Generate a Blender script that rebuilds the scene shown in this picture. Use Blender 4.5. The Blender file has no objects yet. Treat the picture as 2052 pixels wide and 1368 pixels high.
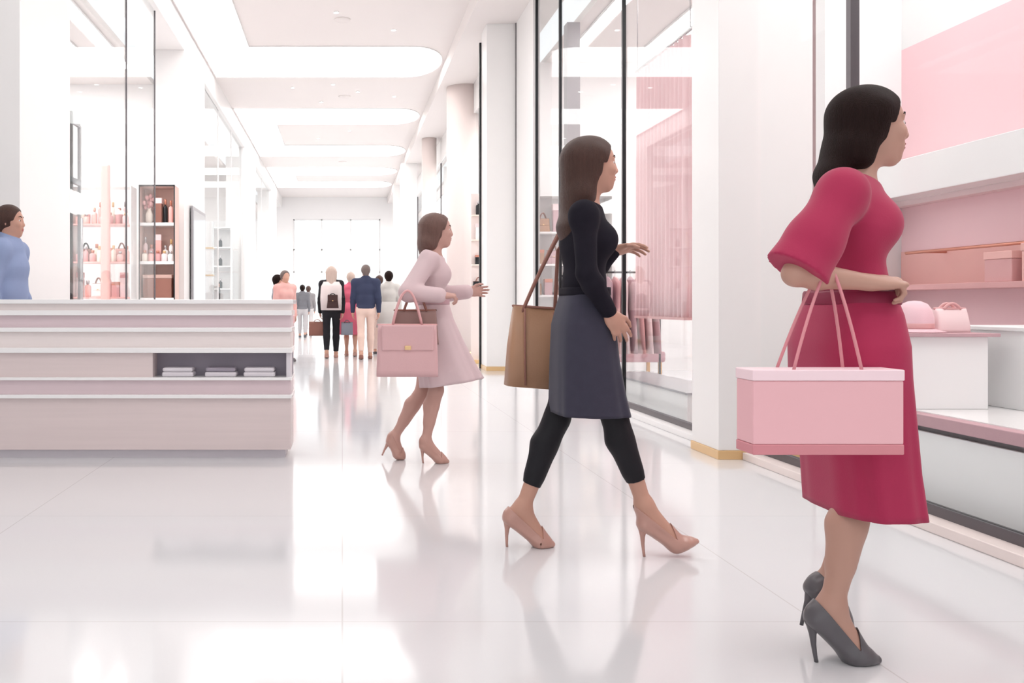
import bpy, bmesh, math, random
import numpy as np
from mathutils import Vector, Matrix

random.seed(7)
PI = math.pi
SC = bpy.context.scene
COL = SC.collection

# ------------------------------------------------------------------ camera
EYE, FPX, VX, VY = 1.07, 1900.0, 686.0, 610.0          # eye height, focal length (px), vanishing point
cam_d = bpy.data.cameras.new('camera')
cam_d.sensor_width = 36.0
cam_d.lens = FPX / 2052.0 * 36.0
cam_d.shift_x = (1026.0 - VX) / 2052.0
cam_d.shift_y = -(684.0 - VY) / 2052.0
cam_d.clip_end = 300
cam = bpy.data.objects.new('camera', cam_d)
cam.location = (0, 0, EYE)
cam.rotation_euler = (PI / 2, 0, 0)
COL.objects.link(cam)
SC.camera = cam

# ------------------------------------------------------------------ world, exposure
LIGHT_MAIN, LIGHT_SHOP, SKY = 2.5, 6.8, 1.2
SC.view_settings.view_transform = 'Standard'
SC.view_settings.look = 'None'
SC.view_settings.gamma = 1.0
SC.view_settings.use_curve_mapping = False
SC.view_settings.exposure = 0.0
w = bpy.data.worlds.new('daylight')
SC.world = w
w.use_nodes = True
bg = w.node_tree.nodes['Background']
bg.inputs[0].default_value = (0.97, 0.985, 1.0, 1)
bg.inputs[1].default_value = SKY


# ------------------------------------------------------------------ materials
def lin(c):
    r = []
    for v in c[:3]:
        v = v / 255.0
        r.append(v / 12.92 if v <= 0.04045 else ((v + 0.055) / 1.055) ** 2.4)
    return (*r, 1.0)


def mat(name, rgb, rough=0.5, spec=0.4, metal=0.0, var=0.0, vscale=6.0, bump=0.0, bscale=80.0, stretch=None, sheen=0.0):
    m = bpy.data.materials.new(name)
    m.use_nodes = True
    nt = m.node_tree
    b = nt.nodes['Principled BSDF']
    c = lin(rgb)
    b.inputs['Base Color'].default_value = c
    b.inputs['Roughness'].default_value = rough
    b.inputs['Specular IOR Level'].default_value = spec
    b.inputs['Metallic'].default_value = metal
    if sheen:
        b.inputs['Sheen Weight'].default_value = sheen
    if var or bump:
        tc = nt.nodes.new('ShaderNodeTexCoord')
        mp = nt.nodes.new('ShaderNodeMapping')
        if stretch:
            mp.inputs['Scale'].default_value = stretch
        nt.links.new(tc.outputs['Object'], mp.inputs['Vector'])
    if var:
        n = nt.nodes.new('ShaderNodeTexNoise')
        n.inputs['Scale'].default_value = vscale
        n.inputs['Detail'].default_value = 4
        nt.links.new(mp.outputs[0], n.inputs['Vector'])
        mx = nt.nodes.new('ShaderNodeMix')
        mx.data_type = 'RGBA'
        mx.inputs['A'].default_value = tuple(v * (1 - var) for v in c[:3]) + (1,)
        mx.inputs['B'].default_value = tuple(min(1, v * (1 + var)) for v in c[:3]) + (1,)
        nt.links.new(n.outputs['Fac'], mx.inputs['Factor'])
        nt.links.new(mx.outputs['Result'], b.inputs['Base Color'])
    if bump:
        n2 = nt.nodes.new('ShaderNodeTexNoise')
        n2.inputs['Scale'].default_value = bscale
        n2.inputs['Detail'].default_value = 3
        nt.links.new(mp.outputs[0], n2.inputs['Vector'])
        bp = nt.nodes.new('ShaderNodeBump')
        bp.inputs['Strength'].default_value = bump
        bp.inputs['Distance'].default_value = 0.01
        nt.links.new(n2.outputs['Fac'], bp.inputs['Height'])
        nt.links.new(bp.outputs[0], b.inputs['Normal'])
    return m


def emis(name, rgb, strength):
    m = bpy.data.materials.new(name)
    m.use_nodes = True
    b = m.node_tree.nodes['Principled BSDF']
    b.inputs['Base Color'].default_value = (0.9, 0.9, 0.9, 1)
    b.inputs['Emission Color'].default_value = lin(rgb)
    b.inputs['Emission Strength'].default_value = strength
    return m


def glass_mat(name, tint=(254, 255, 255), refl=0.06):
    m = bpy.data.materials.new(name)
    m.use_nodes = True
    nt = m.node_tree
    nt.nodes.remove(nt.nodes['Principled BSDF'])
    out = nt.nodes['Material Output']
    tr = nt.nodes.new('ShaderNodeBsdfTransparent')
    tr.inputs[0].default_value = lin(tint)
    gl = nt.nodes.new('ShaderNodeBsdfGlossy')
    gl.inputs['Roughness'].default_value = 0.02
    lw = nt.nodes.new('ShaderNodeLayerWeight')
    lw.inputs['Blend'].default_value = refl
    mx = nt.nodes.new('ShaderNodeMixShader')
    mu = nt.nodes.new('ShaderNodeMath')
    mu.operation = 'MULTIPLY'
    mu.inputs[1].default_value = 0.28
    nt.links.new(lw.outputs['Fresnel'], mu.inputs[0])
    nt.links.new(mu.outputs[0], mx.inputs[0])
    nt.links.new(tr.outputs[0], mx.inputs[1])
    nt.links.new(gl.outputs[0], mx.inputs[2])
    nt.links.new(mx.outputs[0], out.inputs[0])
    return m


def floor_mat():
    m = bpy.data.materials.new('polished_tile')
    m.use_nodes = True
    nt = m.node_tree
    b = nt.nodes['Principled BSDF']
    b.inputs['Roughness'].default_value = 0.10
    b.inputs['Specular IOR Level'].default_value = 0.7
    tc = nt.nodes.new('ShaderNodeTexCoord')
    br = nt.nodes.new('ShaderNodeTexBrick')
    br.offset = 0.0
    br.inputs['Color1'].default_value = lin((222, 221, 223))
    br.inputs['Color2'].default_value = lin((220, 220, 223))
    br.inputs['Mortar'].default_value = lin((204, 201, 202))
    br.inputs['Scale'].default_value = 1.0
    br.inputs['Mortar Size'].default_value = 0.003
    br.inputs['Brick Width'].default_value = 1.6
    br.inputs['Row Height'].default_value = 1.6
    nt.links.new(tc.outputs['Object'], br.inputs['Vector'])
    nt.links.new(br.outputs['Color'], b.inputs['Base Color'])
    return m


M = dict(
    white=mat('white_paint', (241, 240, 240), 0.5, 0.3, var=0.01, vscale=2),
    ceil=mat('warm_white_plaster', (238, 232, 230), 0.8, 0.1, var=0.01, vscale=1),
    gloss=mat('white_lacquer', (244, 242, 242), 0.18, 0.5, var=0.01, vscale=1),
    pier=mat('white_stone', (240, 238, 237), 0.3, 0.4, var=0.015, vscale=1.5),
    blush=mat('blush_stone', (240, 226, 222), 0.35, 0.4, var=0.015, vscale=1.5),
    pink=mat('pink_wall_paint', (246, 207, 212), 0.5, 0.3, var=0.02, vscale=2),
    palepink=mat('pale_pink_paint', (247, 222, 223), 0.5, 0.3, var=0.02, vscale=2),
    gold=mat('champagne_metal', (226, 190, 140), 0.3, 0.5, 0.5, var=0.03, vscale=10),
    black=mat('black_metal', (28, 30, 34), 0.35, 0.5, 0.3, var=0.05, vscale=12),
    dkgrey=mat('dark_grey_metal', (88, 82, 86), 0.35, 0.5, 0.3, var=0.05, vscale=12),
    grey=mat('grey_metal', (160, 158, 162), 0.35, 0.5, 0.2, var=0.03, vscale=12),
    glass=glass_mat('clear_glass'),
    floor=floor_mat(),
    light=emis('luminous_ceiling', (255, 253, 251), LIGHT_MAIN),
    shop=emis('shop_light', (255, 250, 247), LIGHT_SHOP),
    spot=emis('downlight_glow', (255, 252, 248), 8.0),
    rose=mat('rose_leather', (222, 168, 168), 0.4, 0.4, var=0.03, vscale=8, bump=0.08, bscale=120),
    salmon=mat('salmon_lacquer', (240, 186, 180), 0.3, 0.4, var=0.02, vscale=5),
    brown=mat('brown_card', (150, 104, 92), 0.5, 0.3, var=0.06, vscale=8),
    tan=mat('tan_leather', (176, 134, 106), 0.42, 0.4, var=0.05, vscale=7, bump=0.1, bscale=150),
    blushw=mat('blush_wood', (226, 194, 184), 0.5, 0.3, var=0.05, vscale=5),
    taupe=mat('taupe_panel', (200, 166, 156), 0.5, 0.3, var=0.04, vscale=5),
    cream=mat('cream', (248, 236, 224), 0.4, 0.4, var=0.03, vscale=6),
    mauve=mat('mauve_fabric', (196, 160, 166), 0.8, 0.2, var=0.05, vscale=20, bump=0.1, bscale=300),
    silver=mat('silver_cap', (190, 186, 188), 0.25, 0.5, 0.8, var=0.03, vscale=20),
    copper=mat('rose_gold_cap', (205, 140, 120), 0.3, 0.5, 0.6, var=0.03, vscale=20),
)


# ------------------------------------------------------------------ object helpers
def px(x, y, d):
    """the point seen at photo pixel (x, y) at distance d down the mall"""
    return np.array([(x - VX) * d / FPX, d, EYE + (VY - y) * d / FPX])


def tag(o, label, cat, group=None):
    o['label'] = label
    o['category'] = cat
    if group:
        o['group'] = group
    return o


def thing(name, label, cat, loc=(0, 0, 0), group=None):
    o = bpy.data.objects.new(name, None)
    o.empty_display_size = 0.1
    o.location = loc
    COL.objects.link(o)
    return tag(o, label, cat, group)


def link(name, me, m, parent=None, label=None):
    o = bpy.data.objects.new(name, me)
    if m is not None and not me.materials:
        me.materials.append(m)
    COL.objects.link(o)
    if parent is not None:
        o.parent = parent
        L = Vector((0, 0, 0))
        q = parent
        while q is not None:
            L += q.location
            q = q.parent
        o.location = -L                                   # meshes are written in world coordinates
    if label:
        o['label'] = label
    return o


def bmobj(name, bm, m, parent=None, smooth=False, label=None):
    bmesh.ops.recalc_face_normals(bm, faces=bm.faces[:])
    me = bpy.data.meshes.new(name)
    bm.to_mesh(me)
    bm.free()
    if smooth:
        for p in me.polygons:
            p.use_smooth = True
    return link(name, me, m, parent, label)


def box(bm, x0, x1, y0, y1, z0, z1, bev=0.0):
    r = bmesh.ops.create_cube(bm, size=1.0)
    vs = r['verts']
    for v in vs:
        v.co = Vector(((x0 + x1) / 2 + v.co.x * (x1 - x0), (y0 + y1) / 2 + v.co.y * (y1 - y0), (z0 + z1) / 2 + v.co.z * (z1 - z0)))
    if bev > 0:
        es = list({e for v in vs for e in v.link_edges})
        bmesh.ops.bevel(bm, geom=es, offset=bev, segments=2, affect='EDGES', profile=0.5)


def boxobj(name, dims, m, parent=None, bev=0.0, label=None):
    bm = bmesh.new()
    box(bm, *dims, bev)
    return bmobj(name, bm, m, parent, label=label)


def struct(name, bm_or_dims, m, parent=None, bev=0.0):
    if isinstance(bm_or_dims, tuple):
        bm = bmesh.new()
        box(bm, *bm_or_dims, bev)
    else:
        bm = bm_or_dims
    o = bmobj(name, bm, m, parent)
    if parent is None:
        o['kind'] = 'structure'
    return o


def structroot(name, loc):
    o = bpy.data.objects.new(name, None)
    o.location = loc
    COL.objects.link(o)
    o['kind'] = 'structure'
    return o


def lathe(bm, prof, cx=0, cy=0, n=24, cap=True):
    rings = []
    for r, z in prof:
        rings.append([bm.verts.new((cx + r * math.cos(2 * PI * i / n), cy + r * math.sin(2 * PI * i / n), z)) for i in range(n)])
    for a, b in zip(rings[:-1], rings[1:]):
        for i in range(n):
            bm.faces.new((a[i], a[(i + 1) % n], b[(i + 1) % n], b[i]))
    if cap:
        bm.faces.new(rings[0][::-1])
        bm.faces.new(rings[-1])


def tube(bm, pts, r, n=10, closed=False):
    pts = [Vector(p) for p in pts]
    rr = r if isinstance(r, (list, tuple)) else [r] * len(pts)
    rings = []
    ref = Vector((0.31, 0.82, 0.48)).normalized()
    N = len(pts)
    for i, p in enumerate(pts):
        if closed:
            t = pts[(i + 1) % N] - pts[(i - 1) % N]
        else:
            t = pts[min(i + 1, N - 1)] - pts[max(i - 1, 0)]
        t.normalize()
        u = t.cross(ref)
        if u.length < 1e-3:
            u = t.cross(Vector((1, 0, 0)))
        u.normalize()
        v = t.cross(u)
        rings.append([bm.verts.new(p + (u * math.cos(2 * PI * k / n) + v * math.sin(2 * PI * k / n)) * rr[i]) for k in range(n)])
    m = N if closed else N - 1
    for i in range(m):
        a, b = rings[i], rings[(i + 1) % N]
        for k in range(n):
            bm.faces.new((a[k], a[(k + 1) % n], b[(k + 1) % n], b[k]))
    if not closed:
        bm.faces.new(rings[0][::-1])
        bm.faces.new(rings[-1])


def bez(p0, p1, p2, n=12):
    p0, p1, p2 = Vector(p0), Vector(p1), Vector(p2)
    return [p0 * (1 - t) ** 2 + p1 * 2 * t * (1 - t) + p2 * t * t for t in [i / n for i in range(n + 1)]]


def copy_tree(o, parent=None):
    c = o.copy()
    COL.objects.link(c)
    c.parent = parent
    for ch in list(o.children):
        copy_tree(ch, c)
    return c


ORD = ['first', 'second', 'third', 'fourth', 'fifth', 'sixth', 'seventh', 'eighth', 'ninth', 'tenth', 'eleventh', 'twelfth', 'thirteenth', 'fourteenth']

# ------------------------------------------------------------------ the mall: floor, ceilings, walls
YN, YF = -4.0, 42.5
struct('floor', (-8.2, 8.2, YN, YF + 1.0, -0.1, 0.0), M['floor'])
ZC = 5.88
struct('ceiling', (-2.7, 2.02, YN, YF, ZC, ZC + 0.1), M['ceil'])
struct('trim_1', (-3.3, -2.7, YN, YF, 5.42, ZC + 0.1), M['pier'])                   # left fascia over the columns
struct('trim_2', (2.02, 3.3, YN, YF, 5.6, ZC + 0.1), M['ceil'])                    # right soffit over the shopfronts
struct('ceiling_left_shops', (-8.0, -3.3, YN, YF, 4.9, 5.0), M['ceil'])
struct('ceiling_right_shops', (3.3, 8.0, YN, YF, 5.0, 5.1), M['ceil'])
struct('wall_left', (-8.1, -8.0, YN, YF, 0, 5.0), M['white'])
struct('wall_right', (8.0, 8.1, YN, YF, 0, 5.1), M['white'])
# far end: glazed wall to the daylight
struct('wall_far_left', (-8.0, -2.2, YF, YF + 0.25, 0, ZC + 0.1), M['white'])
struct('wall_far_right', (1.7, 8.0, YF, YF + 0.25, 0, ZC + 0.1), M['white'])
struct('wall_far_top', (-2.2, 1.7, YF, YF + 0.25, 4.9, ZC + 0.1), M['white'])
r = structroot('window_1', (-0.25, YF, 0))
bm = bmesh.new()
for x in (-2.2, -0.95, 0.35, 1.66):
    box(bm, x, x + 0.05, YF + 0.08, YF + 0.16, 0, 4.9)
for z in (0.0, 2.5, 3.5, 4.84):
    box(bm, -2.2, 1.7, YF + 0.08, YF + 0.16, z, z + 0.06)
bmobj('window_frame', bm, M['white'], r)
boxobj('glass_pane', (-2.15, 1.65, YF + 0.115, YF + 0.125, 0.06, 4.84), M['glass'], r)

# left columns
for i, (y0, y1) in enumerate(((7.94, 9.4), (16.2, 18.6), (26.2, 29.5), (36.0, 39.0))):
    c = structroot('column', (-2.95, (y0 + y1) / 2, 0))
    boxobj('shaft', (-3.22, -2.7, y0, y1, 0.08, 5.42), M['pier'], c, 0.004)
    boxobj('plinth', (-3.23, -2.69, y0 - 0.01, y1 + 0.01, 0, 0.08), M['gold'], c, 0.004)
# left shopfront glass
wn = 2


def front(x, ys, ztop, mull=0.03, mm='black', z0=0.0, sill=None, thick=0.03, last_bare=False):
    global wn
    for a, b in zip(ys[:-1], ys[1:]):
        r = structroot('window_%d' % wn, (x, (a + b) / 2, 0))
        wn += 1
        boxobj('glass_pane', (x - 0.006, x + 0.006, a + mull / 2, b - mull / 2, z0 + 0.05, ztop), M['glass'], r)
        if not (last_bare and b == ys[-1]):
            boxobj('mullion', (x - thick / 2, x + thick / 2, b - mull / 2, b + mull / 2, z0, ztop), M[mm], r)
        if sill:
            boxobj('bottom_rail', (x - 0.02, x + 0.02, a, b - mull / 2, z0, z0 + 0.05), M[sill], r)


front(-2.78, [9.4, 12.2, 14.05], 5.42, 0.018, 'dkgrey', 0, 'grey', 0.02)
front(-2.78, [18.6, 21.2, 23.7, 26.18], 5.42, 0.02, 'gloss', 0, 'grey')
front(-2.78, [29.5, 32.6, 35.98], 5.42, 0.02, 'gloss', 0, 'grey')
for nm, y in (('wall_left_shop_end', 16.5), ('wall_left_shop_divider', 27.5)):
    struct(nm, (-8.0, -3.22, y, y + 0.12, 0, 4.9), M['white'])
struct('wall_left_shop_near', (-8.0, -3.22, 8.2, 8.32, 0, 4.9), M['white'])

# right side: big pier, shopfronts, pilaster, columns
c = structroot('column', (2.92, 6.8, 0))
boxobj('shaft', (2.6, 3.25, 6.55, 7.05, 0.062, 5.6), M['pier'], c, 0.003)
boxobj('plinth', (2.592, 3.258, 6.542, 7.058, 0, 0.062), M['gold'], c, 0.003)
front(2.88, [-3.0, 1.9, 5.35, 6.54], 5.6, 0.048, 'dkgrey', 0.05, 'dkgrey', 0.05, True)
front(2.85, [7.06, 9.6, 12.4, 13.9], 5.6, 0.04, 'black', 0.05, 'dkgrey', 0.035)
c = structroot('column', (3.22, 13.3, 0))
boxobj('shaft', (3.13, 3.31, 13.2, 13.4, 0, 5.0), M['grey'], c)
struct('trim_3', (2.76, 2.94, YN, 6.54, 0, 0.05), M['blush'], None, 0.004)          # kerbs under the glass
struct('trim_4', (2.74, 2.91, 7.06, 13.9, 0, 0.05), M['pier'], None, 0.004)
struct('wall_right_stub', (2.8, 2.9, 13.92, 15.3, 0, 5.6), M['pier'])
c = structroot('column', (2.6, 15.6, 0))
boxobj('shaft', (2.33, 2.86, 15.3, 15.88, 0.07, 5.6), M['pier'], c, 0.003)
boxobj('plinth', (2.32, 2.87, 15.292, 15.888, 0, 0.07), M['gold'], c, 0.003)
struct('trim_5', (2.30, 2.335, 15.9, 15.96, 0, 5.46), M['black'])                  # dark shopfront edge
struct('trim_6', (2.79, 2.83, 15.25, 15.295, 0, 5.6), M['dkgrey'])                 # dark seam beside the pilaster
for (x, y, rad) in ((2.54, 19.8, 0.36), (2.37, 25.9, 0.20)):
    c = structroot('column', (x, y, 0))
    bm = bmesh.new()
    lathe(bm, [(rad, 0.1), (rad, 5.6)], x, y, 48)
    bmobj('shaft', bm, M['blush'], c, True)
    bm = bmesh.new()
    lathe(bm, [(rad + 0.01, 0), (rad + 0.01, 0.1)], x, y, 48)
    bmobj('plinth', bm, M['gold'], c, True)
for (x0, x1, y0, y1) in ((1.88, 2.4, 30.4, 31.0), (1.95, 2.4, 36.0, 36.6)):
    c = structroot('column', ((x0 + x1) / 2, y0 + 0.3, 0))
    boxobj('shaft', (x0, x1, y0, y1, 0.1, 5.6 if x0 > 2.02 else 5.6), M['pier'], c, 0.003)
    boxobj('plinth', (x0 - 0.01, x1 + 0.01, y0 - 0.01, y1 + 0.01, 0, 0.1), M['gold'], c, 0.003)
front(2.75, [16.0, 19.0, 22.6, 26.4, 29.4, 31.8, 34.6, 38.0, 42.4], 5.0, 0.04, 'dkgrey', 0.0, 'grey', 0.035)
struct('trim_7', (2.7, 2.8, 15.96, YF, 5.0, 5.6), M['pier'])
for nm, y in (('wall_right_shop_end', 15.4), ('wall_right_shop_divider', 27.0)):
    struct(nm, (2.9, 8.0, y, y + 0.12, 0, 5.0), M['white'])


# ------------------------------------------------------------------ luminous ceilings and lamps
def luminous(y0, y1, y2, y3, label):
    xl, xs, xr, e = -2.66, -1.74, 1.97, 0.62

    def arc(a, b):
        cy, ry = (a + b) / 2, (b - a) / 2
        return [(xr - e + e * math.sin(t), cy - ry * math.cos(t)) for t in [PI * i / 20 for i in range(21)]]
    pts = [(xl, y0)] + arc(y0, y1) + [(xs, y1), (xs, y2)] + arc(y2, y3) + [(xl, y3)]

    def slab(p, z0, z1):
        bm = bmesh.new()
        f = bm.faces.new([bm.verts.new((x, y, z0)) for x, y in p])
        ex = bmesh.ops.extrude_face_region(bm, geom=[f])
        bmesh.ops.translate(bm, verts=[v for v in ex['geom'] if isinstance(v, bmesh.types.BMVert)], vec=(0, 0, z1 - z0))
        return bm
    t = thing('ceiling_light', label, 'ceiling light', (0, (y0 + y3) / 2, ZC), 'luminous panels in the ceiling')
    bmobj('diffuser', slab(pts, ZC - 0.012, ZC - 0.001), M['light'], t)
    bm = bmesh.new()
    tube(bm, [(x, y, ZC - 0.012) for x, y in pts], 0.012, 6, True)
    bmobj('rim', bm, M['white'], t)


luminous(0.2, 2.4, 6.2, 8.4, 'large white luminous ceiling panel above the walkway nearest the viewer')
luminous(10.6, 12.9, 17.64, 20.0, 'large white luminous ceiling panel with rounded end above the pink-dressed woman')
luminous(23.2, 25.25, 28.6, 30.7, 'white luminous ceiling panel, next one down the mall past the round pink column')
luminous(33.2, 35.15, 36.9, 38.9, 'farthest white luminous ceiling panel, near the bright end of the mall')

# recessed downlights and round air grilles
dl = [(-1.25, 13.9), (1.45, 13.7), (0.6, 14.6), (-0.1, 15.6), (0.9, 16.6), (-1.1, 21.0), (-0.2, 20.7), (0.35, 21.4), (1.2, 21.9), (-0.5, 22.5), (0.2, 26.2), (-0.7, 27.4)]
dl0 = None
for i, (x, y) in enumerate(sorted(dl, key=lambda q: q[1])):
    lab = 'small round recessed downlight in the pale ceiling, %s from the viewer' % (ORD[i] if i else 'nearest one')
    if dl0 is None:
        t = thing('downlight', lab, 'downlight', (0, 0, 0), 'recessed ceiling downlights')
        bm = bmesh.new()
        lathe(bm, [(0.05, ZC - 0.012), (0.05, ZC)], 0, 0, 20)
        bmobj('ring', bm, M['white'], t)
        bm = bmesh.new()
        lathe(bm, [(0.036, ZC - 0.016), (0.036, ZC - 0.008)], 0, 0, 20)
        bmobj('bulb', bm, M['spot'], t)
        dl0 = t
    else:
        t = copy_tree(dl0)
        t['label'] = lab
    t.location = (x, y, 0)
for i, (x, y) in enumerate(((0.0, 16.0), (0.05, 21.9), (0.0, 31.9))):
    bm = bmesh.new()
    lathe(bm, [(0.02, ZC - 0.02), (0.05, ZC - 0.02), (0.06, ZC - 0.012), (0.09, ZC - 0.022), (0.1, ZC - 0.012), (0.13, ZC - 0.02), (0.14, ZC)], x, y, 32)
    tag(bmobj('air_grille', bm, M['ceil'], None, True), 'round air grille in the ceiling, ' + ['the nearest', 'between the first and second luminous bands', 'farthest down the mall'][i], 'air grille', 'ceiling air grilles')

# lights inside the shops
sl = [(-3.62, -3.4, 9.6, 15.3, 4.9, 'long white light strip on the ceiling of the perfume shop behind the glass'),
      (-6.2, -3.95, 9.0, 15.6, 4.9, 'broad added light panel brightening the perfume shop shelving'),  # added panel, widened so the perfume shelving reads brighter
      (-6.0, -4.0, 19.0, 25.5, 4.9, 'broad light panel in the second shop on the left'),
      (-6.0, -4.0, 30.0, 39.5, 4.9, 'broad light panel in the last shop on the left'),
      (3.5, 3.7, 8.8, 14.8, 5.0, 'slim light strip inside the shop with the pink curtain'),
      (4.6, 6.6, 9.6, 14.4, 5.0, 'broad light panel inside the shop with the pink curtain'),
      (3.5, 4.3, 0.5, 7.2, 5.0, 'light panel above the pink shop window nearest the viewer'),
      (3.6, 6.0, 17.0, 26.0, 5.0, 'broad light panel in the shop behind the round column'),
      (3.6, 6.0, 28.0, 41.0, 5.0, 'broad light panel in the last shop on the right')]
for x0, x1, y0, y1, z, lab in sl:
    t = thing('shop_light', lab, 'ceiling light', ((x0 + x1) / 2, (y0 + y1) / 2, z))
    boxobj('diffuser', (x0, x1, y0, y1, z - 0.03, z - 0.001), M['shop'], t)
    bm = bmesh.new()
    tube(bm, [(x0, y0, z - 0.015), (x1, y0, z - 0.015), (x1, y1, z - 0.015), (x0, y1, z - 0.015)], 0.018, 6, True)
    bmobj('frame', bm, M['white'], t)

# ------------------------------------------------------------------ pink shop window on the right (near)
struct('wall_pink_back', (4.6, 4.7, 1.0, 7.8, 0, 3.16), M['pink'])
struct('wall_pink_upper', (4.6, 4.7, 1.0, 7.8, 3.16, 5.0), M['white'])
struct('wall_shop_pier', (3.97, 4.7, 7.8, 7.95, 0, 5.0), M['white'])
struct('wall_shop_divider', (3.9, 8.0, 8.6, 8.7, 0, 5.0), M['palepink'])
struct('trim_8', (3.9, 4.9, 8.58, 8.6, 3.9, 4.4), M['pink'])
t = thing('display_shelf', 'long thick white shelf running along the pink shop wall', 'shelf', (4.45, 4.4, 1.9))
boxobj('shelf_board', (4.28, 4.6, 1.2, 7.78, 1.9, 2.18), M['gloss'], t, 0.005)
boxobj('bracket_rail', (4.5, 4.6, 1.2, 7.78, 1.86, 1.9), M['palepink'], t)
t = thing('display_shelf', 'narrow rose shelf below the thick white shelf on the pink shop wall', 'shelf', (4.45, 4.4, 1.2))
boxobj('shelf_board', (4.3, 4.6, 1.2, 7.78, 1.18, 1.22), M['rose'], t, 0.003)
boxobj('back_strip', (4.585, 4.6, 1.2, 7.78, 1.22, 1.5), M['salmon'], t)
t = thing('hanging_rail', 'thin rose metal rail in front of the pink shop wall', 'rail', (4.4, 4.4, 1.45))
bm = bmesh.new()
tube(bm, [(4.4, 1.4, 1.47), (4.4, 7.4, 1.47)], 0.012)
bmobj('bar', bm, M['copper'], t)
for y in (1.6, 4.4, 7.2):
    bm = bmesh.new()
    tube(bm, [(4.4, y, 1.47), (4.6, y, 1.47)], 0.01)
    bmobj('bracket', bm, M['copper'], t)
bx = [(6.25, 0.2, 'rose'), (5.9, 0.24, 'salmon'), (5.5, 0.18, 'mauve')]
for i, (y, hh, mm) in enumerate(bx):
    t = thing('gift_box', 'pink lidded gift box on the rose wall shelf, %s from the far end' % ORD[i], 'box', (4.42, y, 1.22), 'boxes on the rose shelf')
    boxobj('body', (4.32, 4.53, y - 0.13, y + 0.13, 1.22, 1.22 + hh - 0.05), M[mm], t, 0.004)
    boxobj('lid', (4.315, 4.535, y - 0.135, y + 0.135, 1.22 + hh - 0.05, 1.22 + hh), M['salmon'], t, 0.004)
t = thing('display_platform', 'low white shop window platform with grey-mauve top edge, right edge of view', 'platform', (3.6, 4.2, 0))
boxobj('base', (2.98, 4.5, 2.0, 5.9, 0, 0.42), M['white'], t, 0.004)
boxobj('shadow_gap', (3.0, 4.48, 2.02, 5.88, 0.42, 0.45), M['dkgrey'], t)
boxobj('top_slab', (2.95, 4.53, 1.97, 5.93, 0.45, 0.51), M['mauve'], t, 0.004)
boxobj('inlay', (3.02, 4.5, 2.05, 5.87, 0.51, 0.515), M['gloss'], t)
t = thing('podium', 'white square podium with thin overhanging top in the pink shop window', 'podium', (3.2, 5.2, 0.515))
boxobj('body', (2.99, 3.42, 5.02, 5.4, 0.515, 0.9), M['gloss'], t, 0.004)
boxobj('top', (2.95, 3.46, 4.98, 5.44, 0.9, 0.918), M['mauve'], t, 0.003)
t = thing('podium', 'wide white block podium behind the hat podium at the right edge', 'podium', (3.7, 4.9, 0.515))
boxobj('body', (3.55, 4.15, 4.9, 5.6, 0.515, 0.93), M['gloss'], t, 0.004)
boxobj('top', (3.53, 4.17, 4.88, 5.62, 0.93, 0.95), M['white'], t, 0.003)
t = thing('sun_hat', 'pale pink rounded hat with brim on the white podium', 'hat', (3.12, 5.17, 0.918))
bm = bmesh.new()
lathe(bm, [(0.09, 0.93), (0.094, 0.96), (0.092, 1.0), (0.083, 1.04), (0.062, 1.073), (0.03, 1.088), (0.004, 1.091)], 3.12, 5.17, 40)
bmobj('crown', bm, mat('hat_felt', (244, 204, 212), 0.9, 0.1, var=0.03, vscale=20, bump=0.15, bscale=400, sheen=0.3), t, True)
bm = bmesh.new()
lathe(bm, [(0.085, 0.93), (0.15, 0.92), (0.151, 0.923), (0.1, 0.937), (0.088, 0.94)], 3.12, 5.17, 40)
bmobj('brim', bm, bpy.data.materials['hat_felt'], t, True)
bm = bmesh.new()
lathe(bm, [(0.0945, 0.94), (0.0965, 0.945), (0.0955, 0.965), (0.0935, 0.968)], 3.12, 5.17, 40)
bmobj('ribbon', bm, M['rose'], t, True)


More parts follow.
